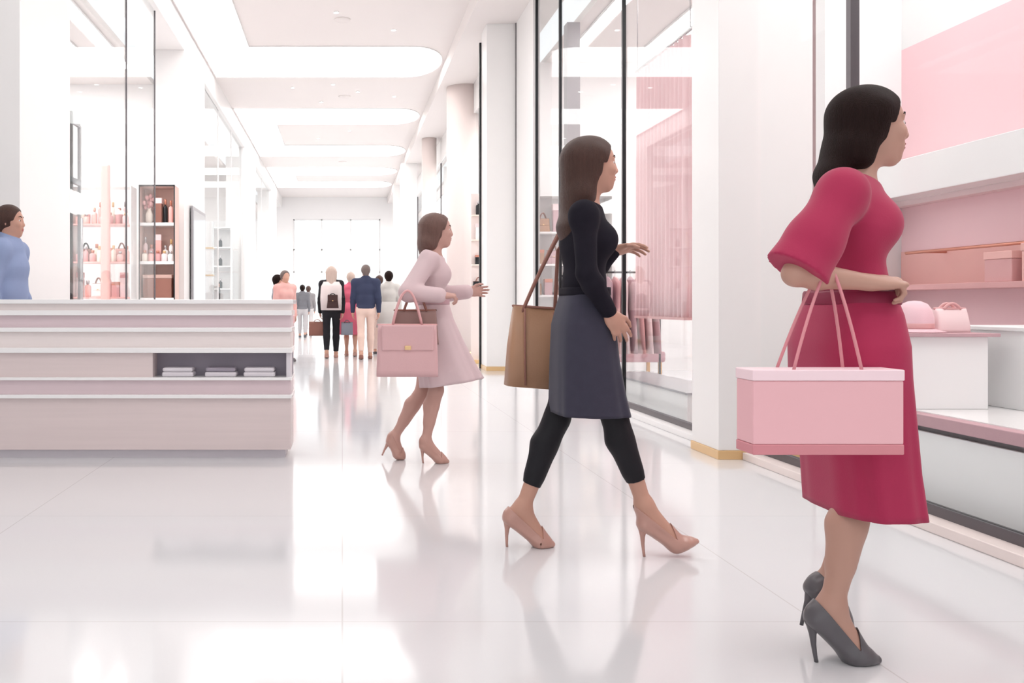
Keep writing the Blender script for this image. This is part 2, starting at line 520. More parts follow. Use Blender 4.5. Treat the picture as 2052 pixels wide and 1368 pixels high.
def handbag(name, label, cat, c, wd, hg, dp, m, mh, group=None, flap=True, taper=0.12, handle=None, rotz=0.0, strap_r=0.008, flapmat=None):
    """c: centre of the base. body with tapered sides, top edge, flap, clasp, two handles"""
    t = thing(name, label, cat, tuple(c), group)
    cx, cy, cz = c
    R = Matrix.Rotation(rotz, 4, 'Z')
    T = Matrix.Translation(Vector(c)) @ R @ Matrix.Translation(-Vector(c))

    def fin(bm, nm, mm, sm=False):
        bmesh.ops.transform(bm, matrix=T, verts=bm.verts[:])
        return bmobj(nm, bm, mm, t, sm)
    bm = bmesh.new()
    n = 8
    rings = []
    for i in range(n + 1):
        u = i / n
        ww = wd * (1 - taper * u) / 2
        dd = dp * (1 - 0.55 * u * u) / 2
        zz = cz + hg * u
        ring = []
        for k in range(32):
            a = 2 * PI * k / 32
            ex = 0.35
            ca, sa = math.cos(a), math.sin(a)
            bul = 1 + 0.10 * math.sin(PI * u)
            ring.append(bm.verts.new((cx + ww * math.copysign(abs(ca) ** ex, ca), cy + dd * bul * math.copysign(abs(sa) ** ex, sa), zz)))
        rings.append(ring)
    for a, b in zip(rings[:-1], rings[1:]):
        for k in range(32):
            bm.faces.new((a[k], a[(k + 1) % 32], b[(k + 1) % 32], b[k]))
    bm.faces.new(rings[0][::-1])
    bm.faces.new(rings[-1])
    fin(bm, 'body', m, True)
    bm = bmesh.new()
    pr = [(cx + wd * (1 - taper) / 2 * math.cos(a), cy + dp * 0.235 * math.sin(a), cz + hg) for a in [2 * PI * k / 24 for k in range(24)]]
    tube(bm, pr, 0.006, 8, True)
    fin(bm, 'top_edge', mh, True)
    if flap:
        bm = bmesh.new()
        box(bm, cx - wd * 0.42, cx + wd * 0.42, cy - dp * 0.56, cy - dp * 0.30, cz + hg * 0.5, cz + hg * 1.0, 0.01)
        fin(bm, 'flap', flapmat or m)
        bm = bmesh.new()
        box(bm, cx - wd * 0.05, cx + wd * 0.05, cy - dp * 0.56 - 0.01, cy - dp * 0.55, cz + hg * 0.52, cz + hg * 0.6, 0.003)
        fin(bm, 'clasp', M['gold'])
    hh = handle if handle is not None else hg * 0.45
    for s in (-1, 1):
        bm = bmesh.new()
        yy = cy + s * dp * 0.22
        pts = bez((cx - wd * 0.24, yy, cz + hg * 0.97), (cx, yy, cz + hg + 2 * hh), (cx + wd * 0.24, yy, cz + hg * 0.97), 16)
        tube(bm, pts, strap_r, 8)
        fin(bm, 'handle', mh, True)
    return t


handbag('handbag', 'pale rounded handbag beside the pink hat on the podium', 'handbag', (3.33, 5.2, 0.918), 0.19, 0.13, 0.1, M['palepink'], M['rose'], flap=False, handle=0.03)

# ------------------------------------------------------------------ shop with the pink curtain
t = thing('curtain', 'floor-length pleated pink curtain behind the glass by the white pier', 'curtain', (3.2, 9.6, 0.93))
bm = bmesh.new()
N = 160
cols = []
for i in range(N + 1):
    u = i / N
    y = 8.75 + u * 1.5
    ph = u * 2 * PI * 13
    cols.append([bm.verts.new((3.2 + (0.030 + 0.012 * (1 - k / 8)) * math.sin(ph + 0.15 * math.sin(k)), y + 0.008 * math.cos(ph), 0.93 + 2.64 * k / 8)) for k in range(9)])
for a, b in zip(cols[:-1], cols[1:]):
    for k in range(8):
        bm.faces.new((a[k], b[k], b[k + 1], a[k + 1]))
o = bmobj('drape', bm, mat('pink_curtain', (247, 204, 207), 0.75, 0.2, var=0.1, vscale=3, stretch=(1, 8, 0.2), sheen=0.2), t, True)
sm = o.modifiers.new('thick', 'SOLIDIFY')
sm.thickness = 0.004
bm = bmesh.new()
tube(bm, [(3.2, 8.68, 3.6), (3.2, 10.32, 3.6)], 0.018)
bmobj('rod', bm, M['silver'], t, True)
for y in (8.72, 10.28):
    bm = bmesh.new()
    tube(bm, [(3.2, y, 3.6), (3.2, y, 5.0)], 0.006)
    bmobj('hanger_rod', bm, M['silver'], t, True)
boxobj('hem', (3.155, 3.245, 8.75, 10.25, 0.925, 0.95), M['rose'], t)
t = thing('display_plinth', 'long low white plinth under the pink curtain', 'plinth', (3.25, 9.5, 0))
boxobj('body', (3.02, 3.5, 8.3, 10.9, 0, 0.28), M['gloss'], t, 0.004)
boxobj('top', (3.0, 3.52, 8.28, 10.92, 0.28, 0.3), M['grey'], t, 0.003)


def shelving(name, label, x0, x1, y0, y1, levels, top, fm, sm_, back=None, th=0.03, post=0.03):
    t = thing(name, label, 'shelving', ((x0 + x1) / 2, (y0 + y1) / 2, 0))
    for x in (x0, x1 - post):
        boxobj('side_panel', (x, x + post, y0, y1, 0, top), M[fm], t, 0.002)
    for z in levels:
        boxobj('shelf', (x0 + post, x1 - post, y0, y1 - 0.02, z - th, z), M[sm_], t, 0.002)
    boxobj('top_board', (x0, x1, y0, y1, top, top + 0.02), M[fm], t, 0.002)
    if back:
        boxobj('back_panel', (x0 + post, x1 - post, y1 - 0.02, y1, 0.02, top), M[back], t)
    return t


# stock prototypes: built once at the origin, copied
def proto_bottle(mb, mc, r=0.045, h=0.2):
    t = thing('perfume_bottle', '', 'bottle')
    bm = bmesh.new()
    lathe(bm, [(r * 0.9, 0), (r, 0.01), (r, h * 0.62), (r * 0.8, h * 0.7), (r * 0.35, h * 0.74), (r * 0.35, h * 0.78)], 0, 0, 20)
    bmobj('flask', bm, mb, t, True)
    bm = bmesh.new()
    lathe(bm, [(r * 0.5, h * 0.78), (r * 0.52, h * 0.98), (r * 0.4, h)], 0, 0, 20)
    bmobj('cap', bm, mc, t, True)
    return t


def proto_box(mb, ml, w=0.12, h=0.18):
    t = thing('gift_box', '', 'box')
    boxobj('body', (-w / 2, w / 2, -0.05, 0.05, 0, h * 0.78), mb, t, 0.003)
    boxobj('lid', (-w / 2 - 0.003, w / 2 + 0.003, -0.053, 0.053, h * 0.78, h), ml, t, 0.003)
    return t


def proto_bag(mb, mh, w=0.22, h=0.17):
    t = handbag('handbag', '', 'handbag', (0, 0, 0), w, h, 0.1, mb, mh, flap=True)
    return t


def proto_vase(mb, mf):
    t = thing('flower_vase', '', 'vase')
    bm = bmesh.new()
    lathe(bm, [(0.04, 0), (0.06, 0.04), (0.062, 0.1), (0.03, 0.16), (0.034, 0.19)], 0, 0, 20)
    bmobj('vase', bm, M['cream'], t, True)
    bm = bmesh.new()
    for i in range(14):
        a = 2.4 * i
        rr = 0.02 + 0.006 * i
        mx = Matrix.Translation((rr * math.cos(a), rr * math.sin(a) * 0.7, 0.27 + 0.06 * math.cos(i * 1.7) - rr * 0.3))
        bmesh.ops.create_icosphere(bm, subdivisions=1, radius=0.034, matrix=mx)
        tube(bm, [(0, 0, 0.16), mx.translation], 0.003, 5)
    bmobj('blossoms', bm, mf, t, True)
    return t


palette = {
    'rose': M['rose'], 'salmon pink': M['salmon'], 'cream': M['cream'], 'brown': M['brown'], 'pale pink': M['palepink'], 'white': M['gloss'], 'black': M['black'], 'mauve': M['mauve'], 'tan': M['tan']}
caps = [M['copper'], M['silver'], M['gold']]
protos = {}


def get(kind, colr):
    k = (kind, colr)
    if k in protos:
        return copy_tree(protos[k])
    mb = palette[colr]
    i = len(protos)
    if kind == 'tall bottle':
        p = proto_bottle(mb, caps[i % 3], 0.038, 0.27)
    elif kind == 'bottle':
        p = proto_bottle(mb, caps[i % 3], 0.05, 0.19)
    elif kind == 'gift box':
        p = proto_box(mb, caps[0] if colr != 'brown' else M['taupe'], 0.12, 0.17)
    elif kind == 'tall box':
        p = proto_box(mb, M['palepink'] if colr != 'pale pink' else M['rose'], 0.10, 0.29)
    elif kind == 'handbag':
        p = proto_bag(mb, M['brown'] if colr != 'brown' else M['black'])
    else:
        p = proto_vase(mb, mb)
    protos[k] = p
    return p


def stock(unit, shelfname, z, x0, x1, y, kinds, colrs, group, gap=0.008, zs=1.45):
    wdt = {'tall bottle': 0.08, 'bottle': 0.1, 'gift box': 0.13, 'tall box': 0.11, 'handbag': 0.235, 'vase of flowers': 0.2}
    x = x0
    i = 0
    while True:
        k = kinds[i % len(kinds)]
        cl = colrs[(i * 3 + i // len(colrs)) % len(colrs)]
        if x + wdt[k] > x1 or i >= len(ORD):
            break
        o = get(k, cl)
        o.scale = (1.0, 1.0, zs * random.uniform(0.92, 1.08)) if k != 'handbag' else (1.0, 1.0, 1.25)
        o.location = (x + wdt[k] / 2, y + random.uniform(-0.015, 0.015), z)
        o['label'] = '%s %s, %s from the left, %s of %s' % (cl, k, ORD[i], shelfname, unit)
        o['group'] = group
        x += wdt[k] + gap
        i += 1


# perfume shop on the left
shelving('shelf_unit', 'open white shelving full of pink stock behind the left shop glass', -4.28, -3.34, 15.0, 15.4, [0.12, 0.62, 1.19, 1.75, 2.35], 2.93, 'gloss', 'salmon', None, 0.025, 0.02)
u = 'the white shelving'
stock(u, 'top shelf', 2.35, -4.24, -3.38, 15.24, ['tall box', 'tall bottle', 'bottle', 'tall bottle'], ['cream', 'salmon pink', 'pale pink', 'rose'], 'stock on the white shelving')
stock(u, 'second shelf', 1.75, -4.24, -3.38, 15.24, ['handbag', 'bottle', 'tall bottle', 'gift box'], ['brown', 'salmon pink', 'rose', 'cream'], 'stock on the white shelving')
stock(u, 'third shelf', 1.19, -4.24, -3.38, 15.17, ['tall box', 'bottle', 'handbag', 'tall bottle', 'gift box'], ['pale pink', 'rose', 'white', 'salmon pink'], 'stock on the white shelving')
shelving('display_cabinet', 'black-framed tall display cabinet standing before the second left column', -3.32, -2.74, 15.5, 15.9, [0.12, 0.62, 1.18, 1.78, 2.41], 3.0, 'blushw', 'gloss', 'blushw', 0.05, 0.012)
t = [o for o in bpy.data.objects if o.name == 'display_cabinet'][0]
bm = bmesh.new()
for x in (-3.325, -2.753):
    box(bm, x, x + 0.016, 15.48, 15.502, 0, 3.02)
box(bm, -3.325, -2.737, 15.48, 15.502, 3.0, 3.025)
bmobj('front_frame', bm, M['black'], t)
u = 'the black-framed cabinet'
stock(u, 'top shelf', 2.41, -3.29, -2.76, 15.67, ['vase of flowers', 'tall box', 'tall bottle', 'tall bottle'], ['rose', 'salmon pink', 'black', 'brown'], 'stock in the black-framed cabinet')
stock(u, 'second shelf', 1.78, -3.29, -2.76, 15.67, ['tall bottle', 'bottle', 'tall box', 'bottle'], ['pale pink', 'white', 'salmon pink', 'rose'], 'stock in the black-framed cabinet')
stock(u, 'second shelf front row', 1.78, -3.29, -2.76, 15.565, ['bottle'], ['cream', 'rose', 'white', 'salmon pink', 'pale pink'], 'stock in the black-framed cabinet', 0.005, 0.9)
t = thing('storage_box', 'wide brown lidded storage box on a lower shelf of the black-framed cabinet', 'box', (-3.03, 15.68, 1.18))
boxobj('body', (-3.27, -2.8, 15.54, 15.84, 1.18, 1.5), M['brown'], t, 0.008)
boxobj('lid', (-3.275, -2.795, 15.535, 15.845, 1.5, 1.56), M['taupe'], t, 0.008)
stock('the white shelving', 'second shelf front row', 1.75, -4.24, -3.38, 15.08, ['bottle', 'tall bottle'], ['rose', 'cream', 'salmon pink'], 'stock on the white shelving', 0.02, 0.9)
stock('the white shelving', 'top shelf front row', 2.35, -4.24, -3.38, 15.08, ['bottle', 'bottle', 'tall bottle'], ['salmon pink', 'rose', 'pale pink'], 'stock on the white shelving', 0.03, 0.9)
t = thing('banner_pillar', 'tall slim salmon pink pillar standing before the white shelving', 'pillar', (-3.68, 14.75, 0))
boxobj('shaft', (-3.755, -3.615, 14.7, 14.82, 0.03, 3.25), M['salmon'], t, 0.03)
boxobj('foot', (-3.78, -3.59, 14.66, 14.86, 0, 0.03), M['rose'], t, 0.004)
struct('door_1', (-2.86, -2.83, 9.93, 9.97, 0, 3.1), M['black'])
bpy.data.objects['door_1']['label'] = 'black slim door frame by the first left column'
d1 = bpy.data.objects['door_1']
bm = bmesh.new()
box(bm, -2.86, -2.83, 10.24, 10.28, 0, 3.0)
box(bm, -2.86, -2.83, 9.97, 10.24, 2.98, 3.08)
box(bm, -2.86, -2.83, 9.97, 10.24, 2.35, 2.41)
bmobj('door_frame', bm, M['grey'], d1)
bm = bmesh.new()
tube(bm, [(-2.80, 10.2, 1.0), (-2.80, 10.2, 2.0)], 0.012)
bmobj('door_handle', bm, M['silver'], d1, True)
boxobj('door_glass', (-2.85, -2.84, 9.97, 10.24, 0.02, 2.98), M['glass'], d1)
t = thing('side_table', 'small white square column table inside the left shop with flowers', 'table', (-4.6, 12.0, 0))
boxobj('top', (-4.85, -4.35, 11.75, 12.25, 0.95, 1.0), M['gloss'], t, 0.005)
boxobj('pedestal', (-4.7, -4.5, 11.9, 12.1, 0, 0.95), M['white'], t, 0.005)

# second shop on the left
t = thing('standing_mirror', 'tall grey-edged standing mirror leaning on the side of the second left column', 'mirror', (-2.63, 17.5, 0))
bm = bmesh.new()
box(bm, -2.68, -2.64, 16.75, 18.3, 0.05, 2.82, 0.012)
bmobj('frame', bm, M['grey'], t)
boxobj('mirror_panel', (-2.64, -2.634, 16.82, 18.23, 0.12, 2.75), mat('mirror_silver', (235, 236, 238), 0.08, 0.5, 0.9, var=0.01), t)
boxobj('foot', (-2.69, -2.55, 16.77, 18.28, 0, 0.05), M['gloss'], t, 0.004)
t = thing('display_tower', 'slim white display tower with gold bands behind the second left shop glass', 'display stand', (-2.98, 21.0, 0))
boxobj('core', (-3.1, -2.86, 20.9, 21.14, 0, 2.9), M['gloss'], t, 0.005)
for z in (0.9, 1.7, 2.3):
    boxobj('band', (-3.11, -2.85, 20.89, 21.15, z, z + 0.03), M['gold'], t)
t = thing('dining_table', 'small table with brown tapered legs in the second left shop', 'table', (-3.3, 24.0, 0))
boxobj('tabletop', (-3.7, -2.95, 23.7, 24.3, 1.15, 1.2), M['gloss'], t, 0.006)
for x in (-3.65, -3.03):
    for y in (23.75, 24.25):
        bm = bmesh.new()
        tube(bm, [(x, y, 1.15), (x, y, 0.0)], [0.03, 0.016])
        bmobj('leg', bm, M['brown'], t, True)
for i, (x, cl) in enumerate(((-3.5, 'black'), (-3.32, 'white'), (-3.12, 'black'))):
    o = get('tall bottle', cl)
    o.location = (x, 23.95, 1.2)
    o['label'] = '%s tall bottle on the brown-legged table, %s from the left' % (cl, ORD[i])
    o['group'] = 'bottles on the brown-legged table'
shelving('shelf_unit', 'white wall shelving with black and white stock in the second left shop', -4.3, -2.95, 25.2, 25.6, [0.3, 0.9, 1.5, 2.1, 2.6], 3.1, 'gloss', 'gloss', 'white', 0.03, 0.02)
for lv, z in (('top shelf', 2.6), ('second shelf', 2.1), ('third shelf', 1.5)):
    stock('the far white shelving', lv, z, -4.1, -3.0, 25.37, ['bottle', 'gift box', 'tall bottle'], ['white', 'black', 'cream', 'pale pink'], 'stock on the far white shelving', 0.16)

# curtain shop stock on the right
shelving('shelf_unit', 'white shelving with beige stock seen through the glass left of the woman in black', 2.98, 4.2, 14.7, 15.1, [0.2, 0.7, 1.22, 1.7, 2.2], 2.75, 'gloss', 'gloss', 'white', 0.03, 0.02)
for lv, z, ks in (('top shelf', 2.2, ['handbag', 'tall box']), ('second shelf', 1.7, ['gift box', 'handbag', 'bottle']), ('third shelf', 1.22, ['bottle', 'gift box', 'handbag'])):
    stock('the shelving in the curtain shop', lv, z, 3.03, 4.15, 14.88, ks, ['tan', 'cream', 'brown', 'mauve'], 'stock in the curtain shop', 0.03)
t = thing('clothes_rack', 'freestanding clothes rail in the curtain shop behind the woman in black', 'clothes rack', (3.3, 11.0, 0))
bm = bmesh.new()
tube(bm, [(3.05, 11.2, 1.45), (3.75, 11.2, 1.45)], 0.012)
bmobj('rail', bm, M['black'], t, True)
for x in (3.05, 3.75):
    bm = bmesh.new()
    tube(bm, [(x, 11.2, 0.03), (x, 11.2, 1.462)], 0.012)
    bmobj('post', bm, M['black'], t, True)
    boxobj('foot', (x - 0.02, x + 0.02, 10.95, 11.45, 0, 0.03), M['black'], t, 0.004)
for i in range(7):
    x = 3.13 + i * 0.09
    cl, mm = (('mauve', M['mauve']), ('rose', M['rose']), ('pale pink', M['palepink']))[i % 3]
    t = thing('hanging_dress', '%s dress on the clothes rail, %s from the left' % (cl, ORD[i]), 'dress', (x, 11.2, 0.5), 'dresses on the clothes rail')
    bm = bmesh.new()
    prof = [(0.5, 0.27, 0.045), (0.8, 0.22, 0.04), (1.0, 0.17, 0.035), (1.2, 0.19, 0.035), (1.32, 0.2, 0.03), (1.38, 0.08, 0.02), (1.40, 0.03, 0.012)]
    rings = []
    for z, wy, wx in prof:
        rings.append([bm.verts.new((x + wx * math.cos(a) * (1 + 0.12 * math.sin(5 * a)), 11.2 + wy * math.sin(a), z)) for a in [2 * PI * k / 28 for k in range(28)]])
    for a, b in zip(rings[:-1], rings[1:]):
        for k in range(28):
            bm.faces.new((a[k], a[(k + 1) % 28], b[(k + 1) % 28], b[k]))
    bm.faces.new(rings[0][::-1])
    bm.faces.new(rings[-1])
    bmobj('garment', bm, mm, t, True)
    bm = bmesh.new()
    tube(bm, [(x, 11.2, 1.38), (x, 11.2, 1.43), (x, 11.225, 1.465), (x, 11.2, 1.478), (x, 11.18, 1.465)], 0.003, 6)
    bmobj('hanger', bm, M['silver'], t, True)
t = thing('low_bench', 'low mauve upholstered bench in the curtain shop behind the glass', 'bench', (3.5, 12.6, 0))
boxobj('seat', (3.1, 4.2, 12.3, 12.9, 0.32, 0.46), M['mauve'], t, 0.03)
for x in (3.16, 4.14):
    for y in (12.36, 12.84):
        boxobj('leg', (x - 0.02, x + 0.02, y - 0.02, y + 0.02, 0, 0.33), M['gold'], t)

# slim stand by the round column
t = thing('display_stand', 'slim blush display stand with small shelves before the round column', 'display stand', (2.47, 17.3, 0))
boxobj('back_board', (2.36, 2.6, 17.36, 17.4, 0, 3.1), M['blush'], t, 0.003)
levels = (1.32, 1.8, 2.25, 2.7)
for z in levels:
    boxobj('shelf', (2.36, 2.6, 17.2, 17.36, z - 0.02, z), M['cream'], t, 0.003)
boxobj('base', (2.34, 2.62, 17.18, 17.42, 0, 0.06), M['gold'], t, 0.003)
for z, k, cl in ((1.32, 'handbag', 'black'), (1.8, 'gift box', 'black'), (2.25, 'tall box', 'white'), (2.7, 'bottle', 'black')):
    o = get(k, cl)
    o.location = (2.48, 17.27, z)
    o['label'] = '%s %s on the slim blush stand, %s' % (cl, k, {1.32: 'lowest shelf', 1.8: 'shelf above the lowest', 2.25: 'second shelf from the top', 2.7: 'top shelf'}[z])
    o['group'] = 'stock on the slim blush stand'

# ------------------------------------------------------------------ long counter at the left
K = dict(
    lilac=mat('lilac_grey_board', (222, 216, 222), 0.35, 0.4, var=0.04, vscale=4, stretch=(0.3, 1, 12)),
    blushb=mat('blush_board', (240, 229, 227), 0.35, 0.4, var=0.04, vscale=4, stretch=(0.3, 1, 12)),
    mauveb=mat('mauve_board', (222, 202, 207), 0.35, 0.4, var=0.05, vscale=4, stretch=(0.3, 1, 12)),
    roseb=mat('rose_grey_board', (224, 208, 207), 0.35, 0.4, var=0.05, vscale=4, stretch=(0.3, 1, 12)),
    slate=mat('slate_niche', (158, 150, 162), 0.5, 0.3, var=0.05, vscale=4))
t = thing('display_counter', 'long low counter of stacked blush, white and mauve boards at the left', 'counter', (-1.5, 6.8, 0))
x0, x1, ya, yb = -2.62, -0.36, 6.6, 7.0
boxobj('worktop', (x0 - 0.02, x1 + 0.02, ya - 0.03, yb, 1.075, 1.105), M['gloss'], t, 0.004)
boards = [(1.03, 1.075, 'blushb', 0.0), (0.91, 0.995, 'mauveb', 0.0), (0.77, 0.88, 'blushb', 0.0), (0.565, 0.735, 'roseb', 0.0), (0.445, 0.545, 'mauveb', 0.0), (0.06, 0.42, 'roseb', 0.0)]
for z0, z1, mm, off in boards:
    if z0 == 0.565:
        boxobj('front_board', (x0, -1.32, ya, yb - 0.02, z0, z1), K[mm], t)
        boxobj('niche', (-1.32, x1, ya + 0.16, yb - 0.02, z0, z1), K['slate'], t, label='dark grey open niche')
        boxobj('end_cheek', (x1 - 0.03, x1, ya, ya + 0.16, z0, z1), K['lilac'], t)
    else:
        boxobj('front_board', (x0, x1, ya, yb - 0.02, z0, z1), K[mm], t)
for z0, z1 in ((0.995, 1.03), (0.88, 0.91), (0.735, 0.77), (0.545, 0.565), (0.42, 0.445)):
    boxobj('ledge', (x0 - 0.01, x1 + 0.01, ya - 0.035, yb - 0.02, z0, z1), M['gloss'], t, 0.003)
boxobj('toe_kick', (x0 + 0.04, x1 - 0.04, ya + 0.05, yb - 0.04, 0, 0.06), K['lilac'], t)
for i, x in enumerate((-1.15, -0.85, -0.58)):
    s = thing('folded_scarf', 'folded grey-lilac scarf in the counter niche, %s from the left' % ORD[i], 'scarf', (x, 6.68, 0.565), 'folded scarves in the counter niche')
    boxobj('lower_fold', (x - 0.11, x + 0.11, 6.61, 6.75, 0.565, 0.6), K['lilac'], s, 0.012)
    boxobj('upper_fold', (x - 0.105, x + 0.105, 6.61, 6.745, 0.6, 0.63), K['slate'] if i % 2 else K['lilac'], s, 0.012)
# far table beyond the counter
t = thing('display_table', 'rose-topped display table with slim brown legs beyond the counter', 'table', (-1.2, 17.0, 0))
boxobj('tabletop', (-1.75, -0.86, 16.8, 17.3, 0.74, 0.88), M['rose'], t, 0.01)
for x in (-1.68, -0.92):
    for y in (16.86, 17.24):
        bm = bmesh.new()
        tube(bm, [(x, y, 0.75), (x, y, 0)], [0.022, 0.012])
        bmobj('leg', bm, M['brown'], t, True)
for i, (x, mm, cl) in enumerate(((-1.5, M['mauve'], 'mauve'), (-1.12, M['salmon'], 'salmon pink'))):
    t = thing('folded_sweater', '%s folded sweater on the rose display table' % cl, 'sweater', (x, 17.05, 0.88), 'sweaters on the rose table')
    boxobj('lower_fold', (x - 0.15, x + 0.15, 16.9, 17.2, 0.88, 0.93), mm, t, 0.02)
    boxobj('upper_fold', (x - 0.14, x + 0.14, 16.91, 17.19, 0.93, 0.98), mm, t, 0.02)

# ------------------------------------------------------------------ smooth solids for figures (blended round cones, meshed by surface nets)
def V3(*a):
    return np.array(a, dtype=float)


def nrm(v):
    return v / (np.linalg.norm(v) + 1e-12)


def cap(a, b, ra, rb, k=0.02, flat=None):
    return ('cap', np.array(a, float), np.array(b, float), ra, rb, k, flat)


def ell(c, radii, k=0.02, axes=None):
    return ('ell', np.array(c, float), np.array(radii, float), k, np.eye(3) if axes is None else np.array(axes, float))


def mesh_solid(prims, h, infl=0.0, clips=(), subs=(), smooth=1, disp=None):
    lo, hi = np.full(3, 1e9), np.full(3, -1e9)
    boxes = []
    for p in prims:
        if p[0] == 'cap':
            _, a, b, ra, rb, k, fl = p
            f = max(1.0, fl[1]) if fl else 1.0
            R = max(ra, rb) * f + infl
            l, u = np.minimum(a, b) - R, np.maximum(a, b) + R
        else:
            R = p[2].max() + infl
            k = p[3]
            l, u = p[1] - R, p[1] + R
        boxes.append((l - k - 2 * h, u + k + 2 * h))
        lo, hi = np.minimum(lo, l), np.maximum(hi, u)
    lo = lo - 3 * h
    n = np.ceil((hi + 3 * h - lo) / h).astype(int) + 1
    F = np.full(tuple(n), 0.2, dtype=np.float32)
    ax = [(lo[i] + h * np.arange(n[i])).astype(np.float32) for i in range(3)]

    def dist(p, X, Y, Z):
        if p[0] == 'cap':
            _, a, b, ra, rb, k, fl = p
            dx, dy, dz = X - a[0], Y - a[1], Z - a[2]
            ab = b - a
            L2 = float(ab @ ab) + 1e-12
            t = np.clip((dx * ab[0] + dy * ab[1] + dz * ab[2]) / L2, 0, 1)
            ex, ey, ez = dx - t * ab[0], dy - t * ab[1], dz - t * ab[2]
            sc = 1.0
            if fl:
                nn, f = fl
                c = ex * nn[0] + ey * nn[1] + ez * nn[2]
                g = (1.0 / f - 1.0) * c
                ex, ey, ez = ex + g * nn[0], ey + g * nn[1], ez + g * nn[2]
                sc = min(1.0, f)
            return (np.sqrt(ex * ex + ey * ey + ez * ez) - (ra + (rb - ra) * t)) * sc - infl
        _, c, r, k, A = p
        dx, dy, dz = X - c[0], Y - c[1], Z - c[2]
        q = [(A[i][0] * dx + A[i][1] * dy + A[i][2] * dz) for i in range(3)]
        rr = r + infl
        k0 = np.sqrt(sum((q[i] / rr[i]) ** 2 for i in range(3)))
        k1 = np.sqrt(sum((q[i] / rr[i] ** 2) ** 2 for i in range(3))) + 1e-9
        return k0 * (k0 - 1.0) / k1

    def win(l, u):
        s, g = [], []
        for i in range(3):
            i0 = max(0, int((l[i] - lo[i]) / h))
            i1 = min(n[i], int((u[i] - lo[i]) / h) + 2)
            s.append(slice(i0, i1))
        X = ax[0][s[0]][:, None, None]
        Y = ax[1][s[1]][None, :, None]
        Z = ax[2][s[2]][None, None, :]
        return tuple(s), X, Y, Z

    for p, (l, u) in zip(prims, boxes):
        s, X, Y, Z = win(l, u)
        k = p[5] if p[0] == 'cap' else p[3]
        D = dist(p, X, Y, Z)
        A = F[s]
        hh = np.maximum(k - np.abs(A - D), 0) / k
        F[s] = np.minimum(A, D) - hh * hh * k * 0.25
    X, Y, Z = ax[0][:, None, None], ax[1][None, :, None], ax[2][None, None, :]
    for c in clips:                                          # each clip: function(X,Y,Z) > 0 is cut away
        F = np.maximum(F, c(X, Y, Z).astype(np.float32))
    # surface nets
    ins = F < 0
    cells = np.zeros(tuple(n - 1), dtype=np.int8)
    for dx in (0, 1):
        for dy in (0, 1):
            for dz in (0, 1):
                cells += ins[dx:n[0] - 1 + dx, dy:n[1] - 1 + dy, dz:n[2] - 1 + dz]
    act = (cells > 0) & (cells < 8)
    idx = np.full(act.shape, -1, dtype=np.int64)
    I = np.argwhere(act)
    idx[act] = np.arange(len(I))
    acc = np.zeros((len(I), 3))
    cnt = np.zeros(len(I))
    corner = {}
    for dx in (0, 1):
        for dy in (0, 1):
            for dz in (0, 1):
                corner[(dx, dy, dz)] = F[I[:, 0] + dx, I[:, 1] + dy, I[:, 2] + dz].astype(float)
    for a in corner:
        for axs in range(3):
            if a[axs] == 0:
                b = list(a)
                b[axs] = 1
                fa, fb = corner[a], corner[tuple(b)]
                cr = (fa < 0) != (fb < 0)
                t = np.where(cr, fa / np.where(cr, fa - fb, 1), 0)
                pt = np.array(a, float)[None, :].repeat(len(I), 0)
                pt[:, axs] += t
                acc[cr] += pt[cr]
                cnt[cr] += 1
    V = lo + h * (I + acc / np.maximum(cnt, 1)[:, None])
    quads = []
    for axs in range(3):
        o1, o2 = [(1, 2), (2, 0), (0, 1)][axs]
        sl0 = [slice(None)] * 3
        sl1 = [slice(None)] * 3
        sl0[axs] = slice(0, n[axs] - 1)
        sl1[axs] = slice(1, n[axs])
        a, b = ins[tuple(sl0)], ins[tuple(sl1)]
        E = np.argwhere(a != b)
        fl = a[a != b]
        ok = np.ones(len(E), bool)
        for o in (o1, o2):
            ok &= (E[:, o] > 0) & (E[:, o] < n[o] - 1)
        E, fl = E[ok], fl[ok]

        def cell(d1, d2):
            q = E.copy()
            q[:, o1] -= d1
            q[:, o2] -= d2
            return idx[q[:, 0], q[:, 1], q[:, 2]]
        Q = np.stack([cell(1, 1), cell(0, 1), cell(0, 0), cell(1, 0)], 1)
        Q[~fl] = Q[~fl][:, ::-1]
        quads.append(Q)
    Q = np.concatenate(quads)
    if smooth:
        for _ in range(smooth):
            S = np.zeros_like(V)
            C = np.zeros(len(V))
            for i in range(4):
                for j in ((i + 1) % 4, (i + 3) % 4):
                    np.add.at(S, Q[:, i], V[Q[:, j]])
                    np.add.at(C, Q[:, i], 1)
            V = 0.5 * V + 0.5 * S / np.maximum(C, 1)[:, None]
    me = bpy.data.meshes.new('solid')
    me.vertices.add(len(V))
    me.vertices.foreach_set('co', V.astype(np.float32).ravel())
    me.loops.add(len(Q) * 4)
    me.loops.foreach_set('vertex_index', Q.astype(np.int32).ravel())
    me.polygons.add(len(Q))
    me.polygons.foreach_set('loop_start', np.arange(0, len(Q) * 4, 4, dtype=np.int32))
    me.polygons.foreach_set('use_smooth', np.ones(len(Q), dtype=bool))
    me.update(calc_edges=True)
    me.validate()
    return me


def plane(n_, p):
    n_, p = nrm(np.array(n_, float)), np.array(p, float)
    c = float(n_ @ p)
    return lambda X, Y, Z: n_[0] * X + n_[1] * Y + n_[2] * Z - c


def both(*fs):                                               # cut only where every function is positive
    def f(X, Y, Z):
        r = fs[0](X, Y, Z)
        for g in fs[1:]:
            r = np.minimum(r, g(X, Y, Z))
        return r
    return f


